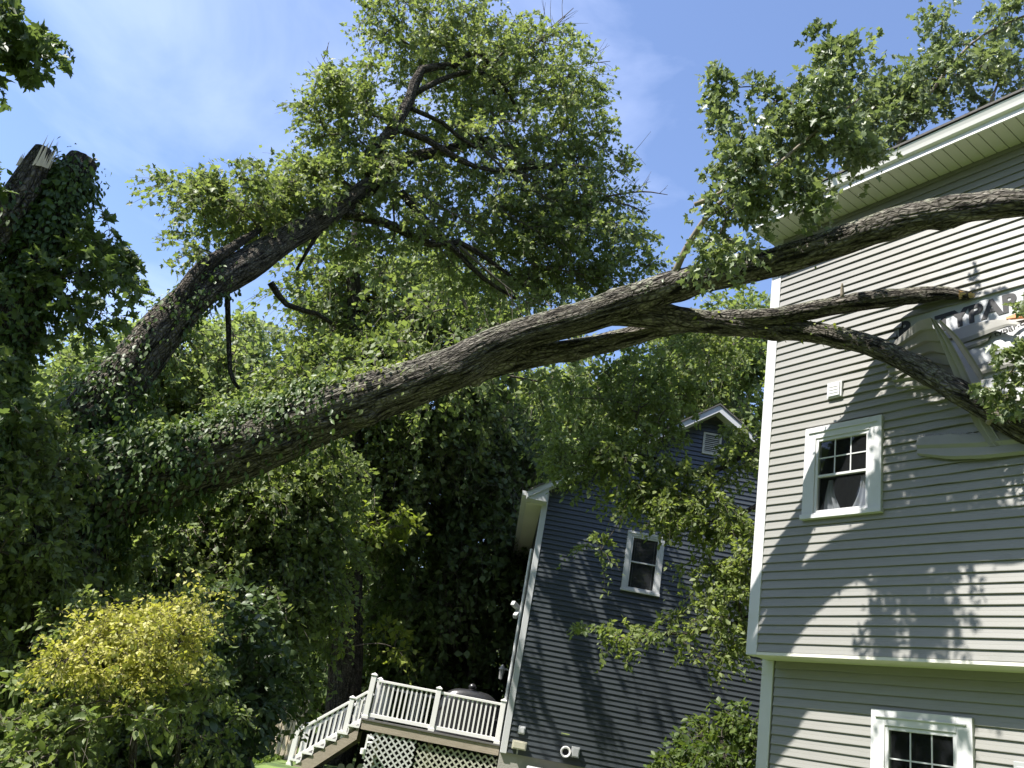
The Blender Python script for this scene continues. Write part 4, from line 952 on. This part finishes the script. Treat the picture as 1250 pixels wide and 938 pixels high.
# ------------------------------------------------------------------ leaning tree, upper left lead
lean = [(96, 560, 10.6, 76), (112, 512, 10.6, 72), (150, 462, 10.6, 62), (195, 405, 10.6, 50), (245, 358, 10.7, 42), (300, 325, 10.9, 38), (345, 295, 11.1, 32), (400, 262, 11.4, 27), (450, 228, 11.8, 22), (490, 198, 12.1, 18), (530, 186, 12.4, 13), (600, 170, 12.8, 8)]
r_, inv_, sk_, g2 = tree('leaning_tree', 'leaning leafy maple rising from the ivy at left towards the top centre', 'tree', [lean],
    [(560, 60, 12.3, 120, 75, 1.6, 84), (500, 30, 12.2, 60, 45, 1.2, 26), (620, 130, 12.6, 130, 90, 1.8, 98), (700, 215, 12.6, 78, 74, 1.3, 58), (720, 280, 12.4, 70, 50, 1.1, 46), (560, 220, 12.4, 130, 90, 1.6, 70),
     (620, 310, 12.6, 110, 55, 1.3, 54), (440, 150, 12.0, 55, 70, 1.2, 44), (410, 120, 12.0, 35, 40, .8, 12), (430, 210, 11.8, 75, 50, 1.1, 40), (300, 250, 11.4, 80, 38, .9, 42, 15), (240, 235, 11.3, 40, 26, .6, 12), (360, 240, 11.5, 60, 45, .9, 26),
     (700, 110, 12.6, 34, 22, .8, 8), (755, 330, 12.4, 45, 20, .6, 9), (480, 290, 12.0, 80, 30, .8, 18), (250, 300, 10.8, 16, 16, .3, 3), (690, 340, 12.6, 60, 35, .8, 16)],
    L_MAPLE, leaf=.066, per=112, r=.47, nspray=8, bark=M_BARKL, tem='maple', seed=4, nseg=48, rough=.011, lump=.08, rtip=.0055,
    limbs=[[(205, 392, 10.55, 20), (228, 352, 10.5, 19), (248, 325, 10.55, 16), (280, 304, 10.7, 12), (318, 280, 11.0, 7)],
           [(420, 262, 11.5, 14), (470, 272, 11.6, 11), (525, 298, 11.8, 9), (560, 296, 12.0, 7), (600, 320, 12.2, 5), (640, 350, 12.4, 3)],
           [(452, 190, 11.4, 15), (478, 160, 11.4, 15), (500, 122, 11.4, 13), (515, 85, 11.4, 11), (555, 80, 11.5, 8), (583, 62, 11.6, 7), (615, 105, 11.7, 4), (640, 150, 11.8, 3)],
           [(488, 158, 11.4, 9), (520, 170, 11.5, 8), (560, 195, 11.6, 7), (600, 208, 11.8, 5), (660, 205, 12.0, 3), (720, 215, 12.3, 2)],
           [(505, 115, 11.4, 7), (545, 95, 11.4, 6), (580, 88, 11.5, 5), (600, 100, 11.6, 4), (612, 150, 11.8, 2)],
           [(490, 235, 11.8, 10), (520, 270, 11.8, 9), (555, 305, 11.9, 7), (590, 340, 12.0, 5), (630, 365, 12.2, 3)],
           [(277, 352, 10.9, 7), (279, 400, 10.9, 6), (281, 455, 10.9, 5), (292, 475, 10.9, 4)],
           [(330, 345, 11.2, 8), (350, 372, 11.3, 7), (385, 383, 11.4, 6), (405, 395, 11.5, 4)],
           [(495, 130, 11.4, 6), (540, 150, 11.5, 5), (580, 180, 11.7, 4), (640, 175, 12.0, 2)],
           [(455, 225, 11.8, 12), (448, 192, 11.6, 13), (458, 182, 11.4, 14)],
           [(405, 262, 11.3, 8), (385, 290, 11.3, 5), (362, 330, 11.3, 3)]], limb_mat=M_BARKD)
# bare dead twigs at its right edge
rg_ = np.random.default_rng(15)
def dead(x0, y0, x1, y1, rgn, k, wpx=3.0):
    """one bare branch with side twigs"""
    T = Tubes(); mx_, my_ = (x0+x1)/2+rg_.normal()*6, (y0+y1)/2+rg_.normal()*6
    main_ = px_path([(x0, y0, rgn, wpx), (mx_, my_, rgn+.1, wpx*.7), (x1, y1, rgn+.2, .8)], .12); T.add(main_-inv_, 5, cap=False)
    L_ = math.hypot(x1-x0, y1-y0); an = math.atan2(y1-y0, x1-x0)
    for i in range(k):
        j = int(len(main_)*rg_.uniform(.1, .9)); b0 = main_[j]; a2 = an+rg_.choice([-1, 1])*rg_.uniform(.25, .9); l2 = L_*rg_.uniform(.15, .45)*depth(b0[:3])/FPX
        d2 = CAMR*math.cos(a2)-CAMU*math.sin(a2)+CAMF*rg_.normal()*.4
        p1 = b0[:3]+d2*l2*.5+rg_.normal(size=3)*.03; p2 = p1+d2*l2*.5+CAMU*rg_.normal()*.08
        T.add(catmull([list(b0[:3])+[.007], list(p1)+[.005], list(p2)+[.0025]], .12)-inv_, 4, cap=False)
        if rg_.random() < .6:
            p3 = p1+(d2+CAMU*rg_.normal()*.7)*l2*.35; T.add(catmull([list(p1)+[.004], list(p3)+[.002]], .12)-inv_, 4, cap=False)
    T.build('dead_branch', M_TWIG, r_)
for q in ((640, 95, 700, 10, 12.4, 12), (650, 90, 745, 75, 12.4, 10), (660, 85, 690, 20, 12.5, 9), (630, 85, 660, 30, 12.4, 6), (740, 240, 815, 238, 12.4, 9), (745, 245, 790, 262, 12.4, 6), (415, 130, 392, 66, 12.0, 6), (440, 140, 452, 62, 12., 6),
          (560, 150, 700, 260, 11.7, 16, 4), (600, 190, 740, 250, 11.8, 14, 3), (560, 300, 650, 375, 11.8, 12, 4), (640, 320, 760, 345, 12.2, 12, 3), (500, 230, 600, 290, 11.7, 10, 3), (590, 120, 640, 220, 11.7, 10, 3), (480, 250, 470, 330, 11.9, 7, 3), (600, 250, 690, 300, 11.9, 12, 3), (500, 260, 560, 330, 11.8, 6, 3), (640, 200, 770, 210, 12., 12, 3)): dead(*q)
ivy_on(sk_[0], 8500, .078, L_IVY, r_, inv_, g2, 0, .36, .20, top=.1, hang=60, seed=16)
ivy_on(sk_[0], 900, .07, L_IVY, r_, inv_, g2, .34, .5, .08, top=.1, seed=17)

# ------------------------------------------------------------------ broken ivy covered snag at the far left
snag = [(-60, 640, 8.9, 88), (-38, 520, 8.9, 80), (0, 420, 8.9, 70), (34, 340, 8.9, 60), (62, 270, 8.9, 52), (86, 222, 8.9, 44), (102, 196, 8.9, 34)]
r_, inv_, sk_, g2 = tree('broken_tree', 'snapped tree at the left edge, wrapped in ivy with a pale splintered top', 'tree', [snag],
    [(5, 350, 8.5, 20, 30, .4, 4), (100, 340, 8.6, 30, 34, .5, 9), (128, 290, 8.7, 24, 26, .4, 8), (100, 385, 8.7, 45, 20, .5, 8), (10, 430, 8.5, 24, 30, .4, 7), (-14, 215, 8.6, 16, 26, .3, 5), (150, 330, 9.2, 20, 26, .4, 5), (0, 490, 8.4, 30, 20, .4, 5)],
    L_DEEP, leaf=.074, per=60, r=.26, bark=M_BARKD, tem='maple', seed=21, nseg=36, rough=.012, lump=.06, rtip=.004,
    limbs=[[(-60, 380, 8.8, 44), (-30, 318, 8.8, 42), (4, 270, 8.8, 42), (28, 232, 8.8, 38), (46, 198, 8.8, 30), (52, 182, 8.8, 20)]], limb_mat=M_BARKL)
ivy_on(sk_[0], 11000, .070, L_IVY, r_, inv_, g2, .25, .95, .13, seed=22, hang=30)
ivy_on(sk_[1], 500, .07, L_IVY, r_, inv_, g2, 0, .6, .06, seed=23)
b = MB(); e0 = P(52, 186, 8.8)-inv_[:3]
for i in range(70):
    fx_ = random.uniform(-.13, .11); fy_ = random.uniform(-.13, .13); L_ = (.06+.26*random.random()**1.3)*max(.15, 1-abs(fx_-.02)/.15); wv = random.uniform(.010, .024)
    c0 = e0+CAMR*(fx_+.02)+np.array([0, 0, -.20])+CAMF*fy_; tp = c0+np.array([0, 0, L_+.12])+CAMR*(-.06*L_+random.uniform(-.02, .02))
    b.add([c0-CAMR*wv, c0+CAMR*wv, c0-CAMF*wv, tp], [(0, 1, 3), (1, 2, 3), (2, 0, 3), (0, 2, 1)])
b.build('splintered_top', M_SPLITW, r_)

# overhanging leafy branch tip in the upper left corner (tree stands out of frame)
tree('overhanging_tree', 'tree beyond the left edge whose dark leafy branch tips enter the top left corner', 'tree', [[(-330, 500, 10.5, 60), (-260, 250, 10.5, 50), (-160, 60, 10.0, 30), (-60, 20, 9.2, 12)]],
    [(-5, 45, 8.8, 45, 38, .5, 16), (25, 20, 8.8, 22, 18, .4, 4), (-60, 40, 9, 60, 70, .8, 20)]+[('w', x, y, z, 1.25, 34) for x, y, z in ((-7.6, 7.5, 7.6),)], L_DEEP, leaf=.10, per=54, r=.28, tem='maple', seed=25, rtip=.004)  # world-space clump: unseen foliage added out of frame to shade the left trunks

# ------------------------------------------------------------------ background trees
BGG = 'trees standing behind the yard'
tree('tall_tree', 'tall tree with a thick grey trunk standing behind the deck stairs', 'tree',
    [[(418, 872, 21.5, 44), (424, 800, 21.5, 38), (426, 700, 21.5, 34), (430, 600, 21.5, 30), (428, 540, 21.5, 26), (433, 440, 21.5, 20), (432, 330, 21.5, 15), (436, 260, 21.5, 8)],
     [(426, 690, 21.5, 24), (445, 640, 21.6, 24), (468, 600, 21.8, 22), (490, 560, 22, 18), (510, 500, 22.2, 12)], [(418, 740, 21.5, 18), (404, 700, 21.5, 15), (396, 650, 21.3, 10)]],
    [(470, 380, 22.3, 95, 75, 2.5, 120), (560, 400, 22.5, 70, 70, 2.2, 80), (400, 340, 22.3, 55, 60, 2, 40), (530, 340, 22.5, 70, 40, 2, 50), (420, 470, 22.0, 90, 70, 2.2, 95), (520, 500, 22.0, 90, 80, 2.2, 110), (380, 570, 22.0, 70, 70, 2, 70),
     (480, 600, 22.0, 60, 55, 2, 50), (345, 640, 20.8, 60, 60, 2, 60), (600, 460, 22.5, 40, 70, 2, 44), ('w', -1.6, 16.8, 9.6, 1.3, 12), ('w', -.2, 17.2, 9.4, 1.4, 12), ('w', .6, 17.6, 10.8, 1.3, 8), ('w', -1.0, 17.2, 11.0, 1.3, 9)],  # world-space clumps: foliage added high up to dapple the blue wall
    L_MID, leaf=.155, per=102, r=.85, seed=41, nseg=26, rough=.02, droop=.8, group=BGG, rtip=.012, bark=M_BARKD)
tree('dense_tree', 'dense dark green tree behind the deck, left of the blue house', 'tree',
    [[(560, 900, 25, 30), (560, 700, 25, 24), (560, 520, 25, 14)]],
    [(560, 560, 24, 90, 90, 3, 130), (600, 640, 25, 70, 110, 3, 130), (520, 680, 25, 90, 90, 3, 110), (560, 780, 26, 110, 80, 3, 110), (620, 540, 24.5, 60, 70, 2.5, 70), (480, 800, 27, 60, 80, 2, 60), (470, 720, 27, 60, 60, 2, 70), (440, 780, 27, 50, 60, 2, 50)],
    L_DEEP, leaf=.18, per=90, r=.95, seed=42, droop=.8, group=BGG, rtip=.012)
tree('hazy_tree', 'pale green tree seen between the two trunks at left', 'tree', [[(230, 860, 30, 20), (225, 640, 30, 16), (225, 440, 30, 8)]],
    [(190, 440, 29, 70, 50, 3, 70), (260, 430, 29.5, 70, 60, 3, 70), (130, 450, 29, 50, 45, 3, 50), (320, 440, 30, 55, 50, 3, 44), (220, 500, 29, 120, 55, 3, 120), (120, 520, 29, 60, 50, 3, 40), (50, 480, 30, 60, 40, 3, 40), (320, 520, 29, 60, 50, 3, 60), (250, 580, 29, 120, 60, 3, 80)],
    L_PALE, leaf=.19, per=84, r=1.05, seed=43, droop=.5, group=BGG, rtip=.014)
tree('broad_tree', 'mid green tree with drooping leaves under the fallen trunk at left centre', 'tree', [[(300, 900, 14.2, 30), (296, 760, 14.2, 26), (290, 640, 14.2, 16)]],
    [(300, 620, 13.8, 90, 55, 1.6, 110), (230, 640, 13.8, 70, 50, 1.6, 70), (350, 700, 13.8, 60, 70, 1.5, 80), (280, 720, 13.8, 90, 60, 1.6, 100), (180, 680, 13.6, 60, 50, 1.4, 50), (345, 790, 13.8, 45, 60, 1.3, 50), (390, 640, 14.0, 40, 60, 1.2, 30), (330, 580, 13.8, 80, 34, 1.3, 46), (400, 560, 14.2, 50, 50, 1.2, 30), (240, 580, 13.8, 60, 30, 1.2, 26), (400, 700, 14.0, 26, 60, 1.0, 18), (370, 620, 13.8, 60, 90, 1.4, 30)],
    L_MID, leaf=.098, per=96, r=.52, seed=44, droop=.6, group=BGG, rtip=.009)
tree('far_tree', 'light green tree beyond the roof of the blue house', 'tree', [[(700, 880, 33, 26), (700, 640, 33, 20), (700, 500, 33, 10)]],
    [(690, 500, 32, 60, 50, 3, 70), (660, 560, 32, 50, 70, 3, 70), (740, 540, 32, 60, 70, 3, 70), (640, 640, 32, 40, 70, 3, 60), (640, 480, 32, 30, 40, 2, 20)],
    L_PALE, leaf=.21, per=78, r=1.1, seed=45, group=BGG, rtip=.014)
tree('roofside_tree', 'green tree rising behind the blue gable peak', 'tree', [[(960, 800, 27, 30), (940, 600, 27, 22), (915, 520, 27, 16), (880, 440, 27, 9)]],
    [(860, 440, 26, 80, 55, 2.6, 100), (800, 480, 26, 60, 45, 2.4, 70), (900, 480, 26, 60, 70, 2.4, 70), (900, 400, 26, 50, 40, 2.2, 40), (740, 470, 26, 50, 30, 2, 26)],
    L_MID, leaf=.17, per=84, r=.9, seed=46, group=BGG, rtip=.012)
# slender tree between the two houses; its branches hang before the blue gable
tree('slender_tree', 'young tree between the houses whose sunny sprays hang in front of the blue gable', 'tree',
    [[(1010, 900, 14.0, 20), (1000, 700, 14.0, 17), (990, 560, 14.0, 13), (960, 450, 14.0, 9), (930, 400, 14.0, 5)]],
    [(770, 440, 13.9, 55, 30, .6, 14), (740, 480, 13.6, 70, 30, .6, 24), (860, 425, 13.6, 70, 34, .8, 34), (800, 490, 13.4, 64, 36, .6, 38), (720, 555, 13.3, 62, 26, .5, 24, 14), (695, 580, 13.3, 22, 18, .4, 5), (765, 560, 13.2, 50, 46, .6, 36), (840, 585, 13.4, 56, 26, .6, 20), (905, 520, 13.5, 14, 20, .5, 3), (905, 560, 13.4, 24, 40, .4, 14), (800, 600, 13.2, 60, 26, .4, 18), (870, 690, 13.0, 50, 20, .4, 10), (800, 535, 13.4, 36, 20, .5, 10),
     (860, 622, 13.0, 64, 28, .5, 40, -8), (900, 665, 13.0, 32, 34, .5, 18), (890, 720, 13.0, 34, 30, .4, 12), (790, 612, 13.0, 40, 16, .4, 10), (730, 668, 13.0, 16, 11, .3, 3), (880, 700, 13, 36, 20, .5, 6), (865, 750, 12.9, 50, 20, .4, 12, -12), (745, 774, 12.9, 40, 9, .3, 7, -4), (815, 775, 12.9, 40, 12, .35, 7), (900, 780, 12.9, 30, 26, .4, 7), (870, 800, 12.9, 26, 12, .3, 3), (680, 530, 13.5, 36, 30, .5, 8)],
    leafmat('leaf_slender', (0.080, 0.118, 0.035), (0.235, 0.275, 0.105), .45), leaf=.082, per=66, r=.34, tem='oval', seed=47, rtip=.004, droop=.5,
    limbs=[[(975, 500, 14, 10), (900, 560, 13.6, 7), (850, 580, 13.3, 5), (800, 560, 13.2, 4), (740, 550, 13.2, 3)], [(1000, 700, 14, 8), (940, 740, 13.4, 6), (870, 770, 13, 4), (790, 775, 12.9, 3)], [(990, 560, 14, 8), (920, 620, 13.4, 6), (860, 640, 13, 4)]])
tree('sapling', 'small bright leaved sapling at the foot of the blue wall beside the grey corner', 'sapling', [[(900, 1010, 12.0, 8), (890, 950, 12.0, 6), (880, 900, 12.0, 4)]],
    [(870, 905, 12, 58, 26, .5, 26), (905, 880, 12, 22, 26, .4, 8), (850, 935, 12, 50, 20, .4, 16), (900, 935, 12, 40, 28, .4, 14), (865, 980, 12, 60, 40, .5, 20)],
    leafmat('leaf_sapling', (0.04, 0.072, 0.018), (0.13, 0.17, 0.045), .4), leaf=.085, per=42, r=.27, tem='oval', seed=48, rtip=.003)

# ------------------------------------------------------------------ bushes at left
BUG = 'bushes crowding the left edge of the yard'
tree('yellow_bush', 'yellow green bush with fine leaves in the sun at left', 'bush', [[(160, 960, 7.4, 10), (165, 880, 7.4, 8), (175, 810, 7.4, 5)], [(165, 880, 7.4, 6), (130, 820, 7.4, 4), (110, 790, 7.3, 3)], [(165, 880, 7.4, 6), (205, 810, 7.4, 4), (225, 770, 7.4, 3)]],
    [(165, 785, 7.4, 64, 24, .5, 44, 10), (180, 752, 7.4, 50, 12, .5, 22), (130, 755, 7.4, 30, 10, .3, 6), (110, 800, 7.3, 40, 22, .4, 24), (215, 785, 7.5, 34, 26, .4, 20), (245, 725, 7.6, 10, 8, .2, 3), (180, 822, 7.3, 50, 14, .4, 16)],
    L_YEL, leaf=.036, per=72, r=.25, seed=51, rtip=.0022, droop=.1, group=BUG, flat=.5)
tree('dark_bush', 'dark glossy broad leaved bush left of the stair foot', 'bush', [[(280, 970, 11.5, 12), (285, 880, 11.5, 9), (290, 800, 11.5, 5)]],
    [(285, 800, 11.5, 60, 60, 1.0, 70), (250, 880, 11.0, 80, 45, 1.0, 80), (312, 850, 11.6, 30, 45, .6, 34), (200, 900, 11, 60, 40, .8, 50), (260, 740, 12, 40, 30, .6, 16), (240, 940, 11.2, 60, 30, .8, 30)],
    L_BUSH, leaf=.115, per=48, r=.34, seed=52, tem='oval', rtip=.004, group=BUG, droop=.3)
tree('green_bush', 'fresh green bush hugging the lower side of the yellow bush', 'bush', [[(215, 980, 7.9, 9), (218, 900, 7.9, 6), (222, 840, 7.9, 4)]],
    [(225, 840, 7.9, 46, 30, .5, 22), (120, 840, 7.7, 56, 18, .4, 16), (250, 780, 8.2, 26, 40, .4, 13), (95, 745, 8.0, 30, 20, .4, 8), (200, 735, 8.3, 50, 16, .4, 12), (260, 880, 8.2, 30, 30, .4, 10)],
    L_MID, leaf=.05, per=60, r=.22, seed=57, tem='oval', rtip=.0025, group=BUG)
tree('shaded_bush', 'leafy bush in the bottom left corner with pointed green leaves', 'bush', [[(60, 1010, 7.0, 12), (65, 960, 7.0, 8), (70, 930, 7.0, 4)]],
    [(150, 860, 7.2, 70, 18, .4, 14), (40, 905, 7.2, 55, 28, .5, 22), (100, 925, 7.3, 50, 22, .5, 14), (10, 860, 7.4, 30, 30, .5, 10), (20, 940, 7, 50, 20, .5, 16), (110, 890, 7.6, 34, 22, .4, 9)],
    L_MID, leaf=.068, per=42, r=.24, seed=53, tem='oval', rtip=.003, group=BUG)
tree('tangled_bush', 'tangled vine covered shrub below the ivy trunk at the left edge', 'bush', [[(40, 900, 9.2, 16), (42, 760, 9.2, 12), (45, 640, 9.2, 7)]],
    [(40, 560, 9.2, 60, 50, .7, 50), (30, 640, 9.0, 60, 60, .7, 60), (40, 710, 9.4, 50, 50, .6, 50), (10, 770, 9.2, 40, 50, .6, 36), (120, 680, 10.2, 55, 34, .6, 34), (150, 560, 10.2, 40, 16, .4, 6), (10, 500, 9.2, 40, 26, .5, 12), (50, 850, 10.0, 70, 40, .7, 44), (150, 880, 10.4, 60, 30, .6, 40)],
    L_MID, leaf=.075, per=60, r=.30, seed=54, tem='oval', rtip=.004, group=BUG)
tree('low_bush', 'mid green bush behind the yellow one, under the hanging ivy', 'bush', [[(190, 900, 13.0, 14), (190, 780, 13, 10), (190, 700, 13, 6)]],
    [(190, 720, 13, 70, 50, 1.2, 80), (110, 740, 12.8, 60, 45, 1.1, 60), (130, 860, 12.5, 90, 60, 1.2, 80), (230, 800, 13, 60, 60, 1.1, 50)],
    L_MID, leaf=.11, per=54, r=.42, seed=55, rtip=.005, group=BUG)
tree('bright_sapling', 'thin sapling with bright sprays in front of the tall grey trunk', 'sapling', [[(400, 900, 19.8, 6), (405, 780, 19.8, 5), (412, 690, 19.8, 3)]],
    [(405, 660, 19.7, 30, 30, .6, 8), (430, 640, 19.7, 26, 14, .5, 5), (390, 700, 19.7, 34, 28, .6, 8), (380, 750, 19.6, 36, 24, .6, 8), (480, 640, 20.2, 30, 24, .6, 7), (470, 780, 20.8, 30, 22, .6, 5)],
    L_LIME, leaf=.15, per=42, r=.5, seed=56, rtip=.006)

# far wood and low growth behind everything
gw = np.random.default_rng(77); n = 4600
ang = gw.uniform(RAD(-62), RAD(50), n); rg = gw.uniform(38, 60, n); hz = gw.random(n)**.8*(7+2.5*np.sin(ang*7)+1.5*np.sin(ang*17))
C = np.stack([rg*np.sin(ang), rg*np.cos(ang), hz+.3], 1)
pt, dd, nn, sz, cl, _, _ = sprays(C, nrm(gw.normal(size=C.shape)), 24, 1.9, .50, gw, .5, 6)
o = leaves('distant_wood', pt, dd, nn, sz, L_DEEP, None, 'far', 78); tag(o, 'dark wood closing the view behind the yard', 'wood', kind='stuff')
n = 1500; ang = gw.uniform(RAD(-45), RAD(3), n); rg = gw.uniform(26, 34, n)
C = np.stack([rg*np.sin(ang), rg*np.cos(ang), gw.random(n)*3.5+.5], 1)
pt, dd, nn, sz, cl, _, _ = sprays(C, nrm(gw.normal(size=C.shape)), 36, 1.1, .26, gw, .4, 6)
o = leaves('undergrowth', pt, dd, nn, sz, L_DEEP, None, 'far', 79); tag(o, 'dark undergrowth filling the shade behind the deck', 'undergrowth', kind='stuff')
n = 2600; ang = gw.uniform(RAD(52), RAD(300), n); rg = gw.uniform(17, 24, n)  # unseen ring of foliage added to hold sky fill off the walls
C = np.stack([rg*np.sin(ang), rg*np.cos(ang), gw.random(n)**.8*(12+2*np.sin(ang*5))+.3], 1)
C = C[~((C[:, 0] > 0) & (C[:, 1] > -12))]
n = 2200; ang = gw.uniform(RAD(140), RAD(214), n); rg = gw.uniform(10, 16, n)      # unseen tall trees added right behind the viewer to cut sky fill
C = np.vstack([C, np.stack([rg*np.sin(ang), rg*np.cos(ang), 4+gw.random(n)*18], 1)])
pt, dd, nn, sz, cl, _, _ = sprays(C, nrm(gw.normal(size=C.shape)), 24, 1.5, .42, gw, .5, 6)
o = leaves('fill_blocking_wood', pt, dd, nn, sz, L_DEEP, None, 'far', 81); tag(o, 'unseen wood added behind the viewer to block sky fill', 'wood', kind='stuff')
# grass at the stair foot
n = 26000; xg = gw.uniform(-8.5, -3.2, n); yg = gw.uniform(14.5, 21.5, n); zg = np.array([ground_z(a, b2) for a, b2 in zip(xg, yg)])
pt = np.stack([xg, yg, zg], 1); dd = nrm(gw.normal(size=pt.shape)*.35+np.array([0, 0, 1.])); nn = nrm(gw.normal(size=pt.shape)*[1, 1, .1])
o = leaves('grass', pt, dd, nn, gw.uniform(.04, .11, n), leafmat('grass_blade', (.07, .12, .025), (.15, .20, .05), .3), None, 'far', 80); tag(o, 'short green lawn grass at the foot of the stairs', 'grass', kind='stuff')
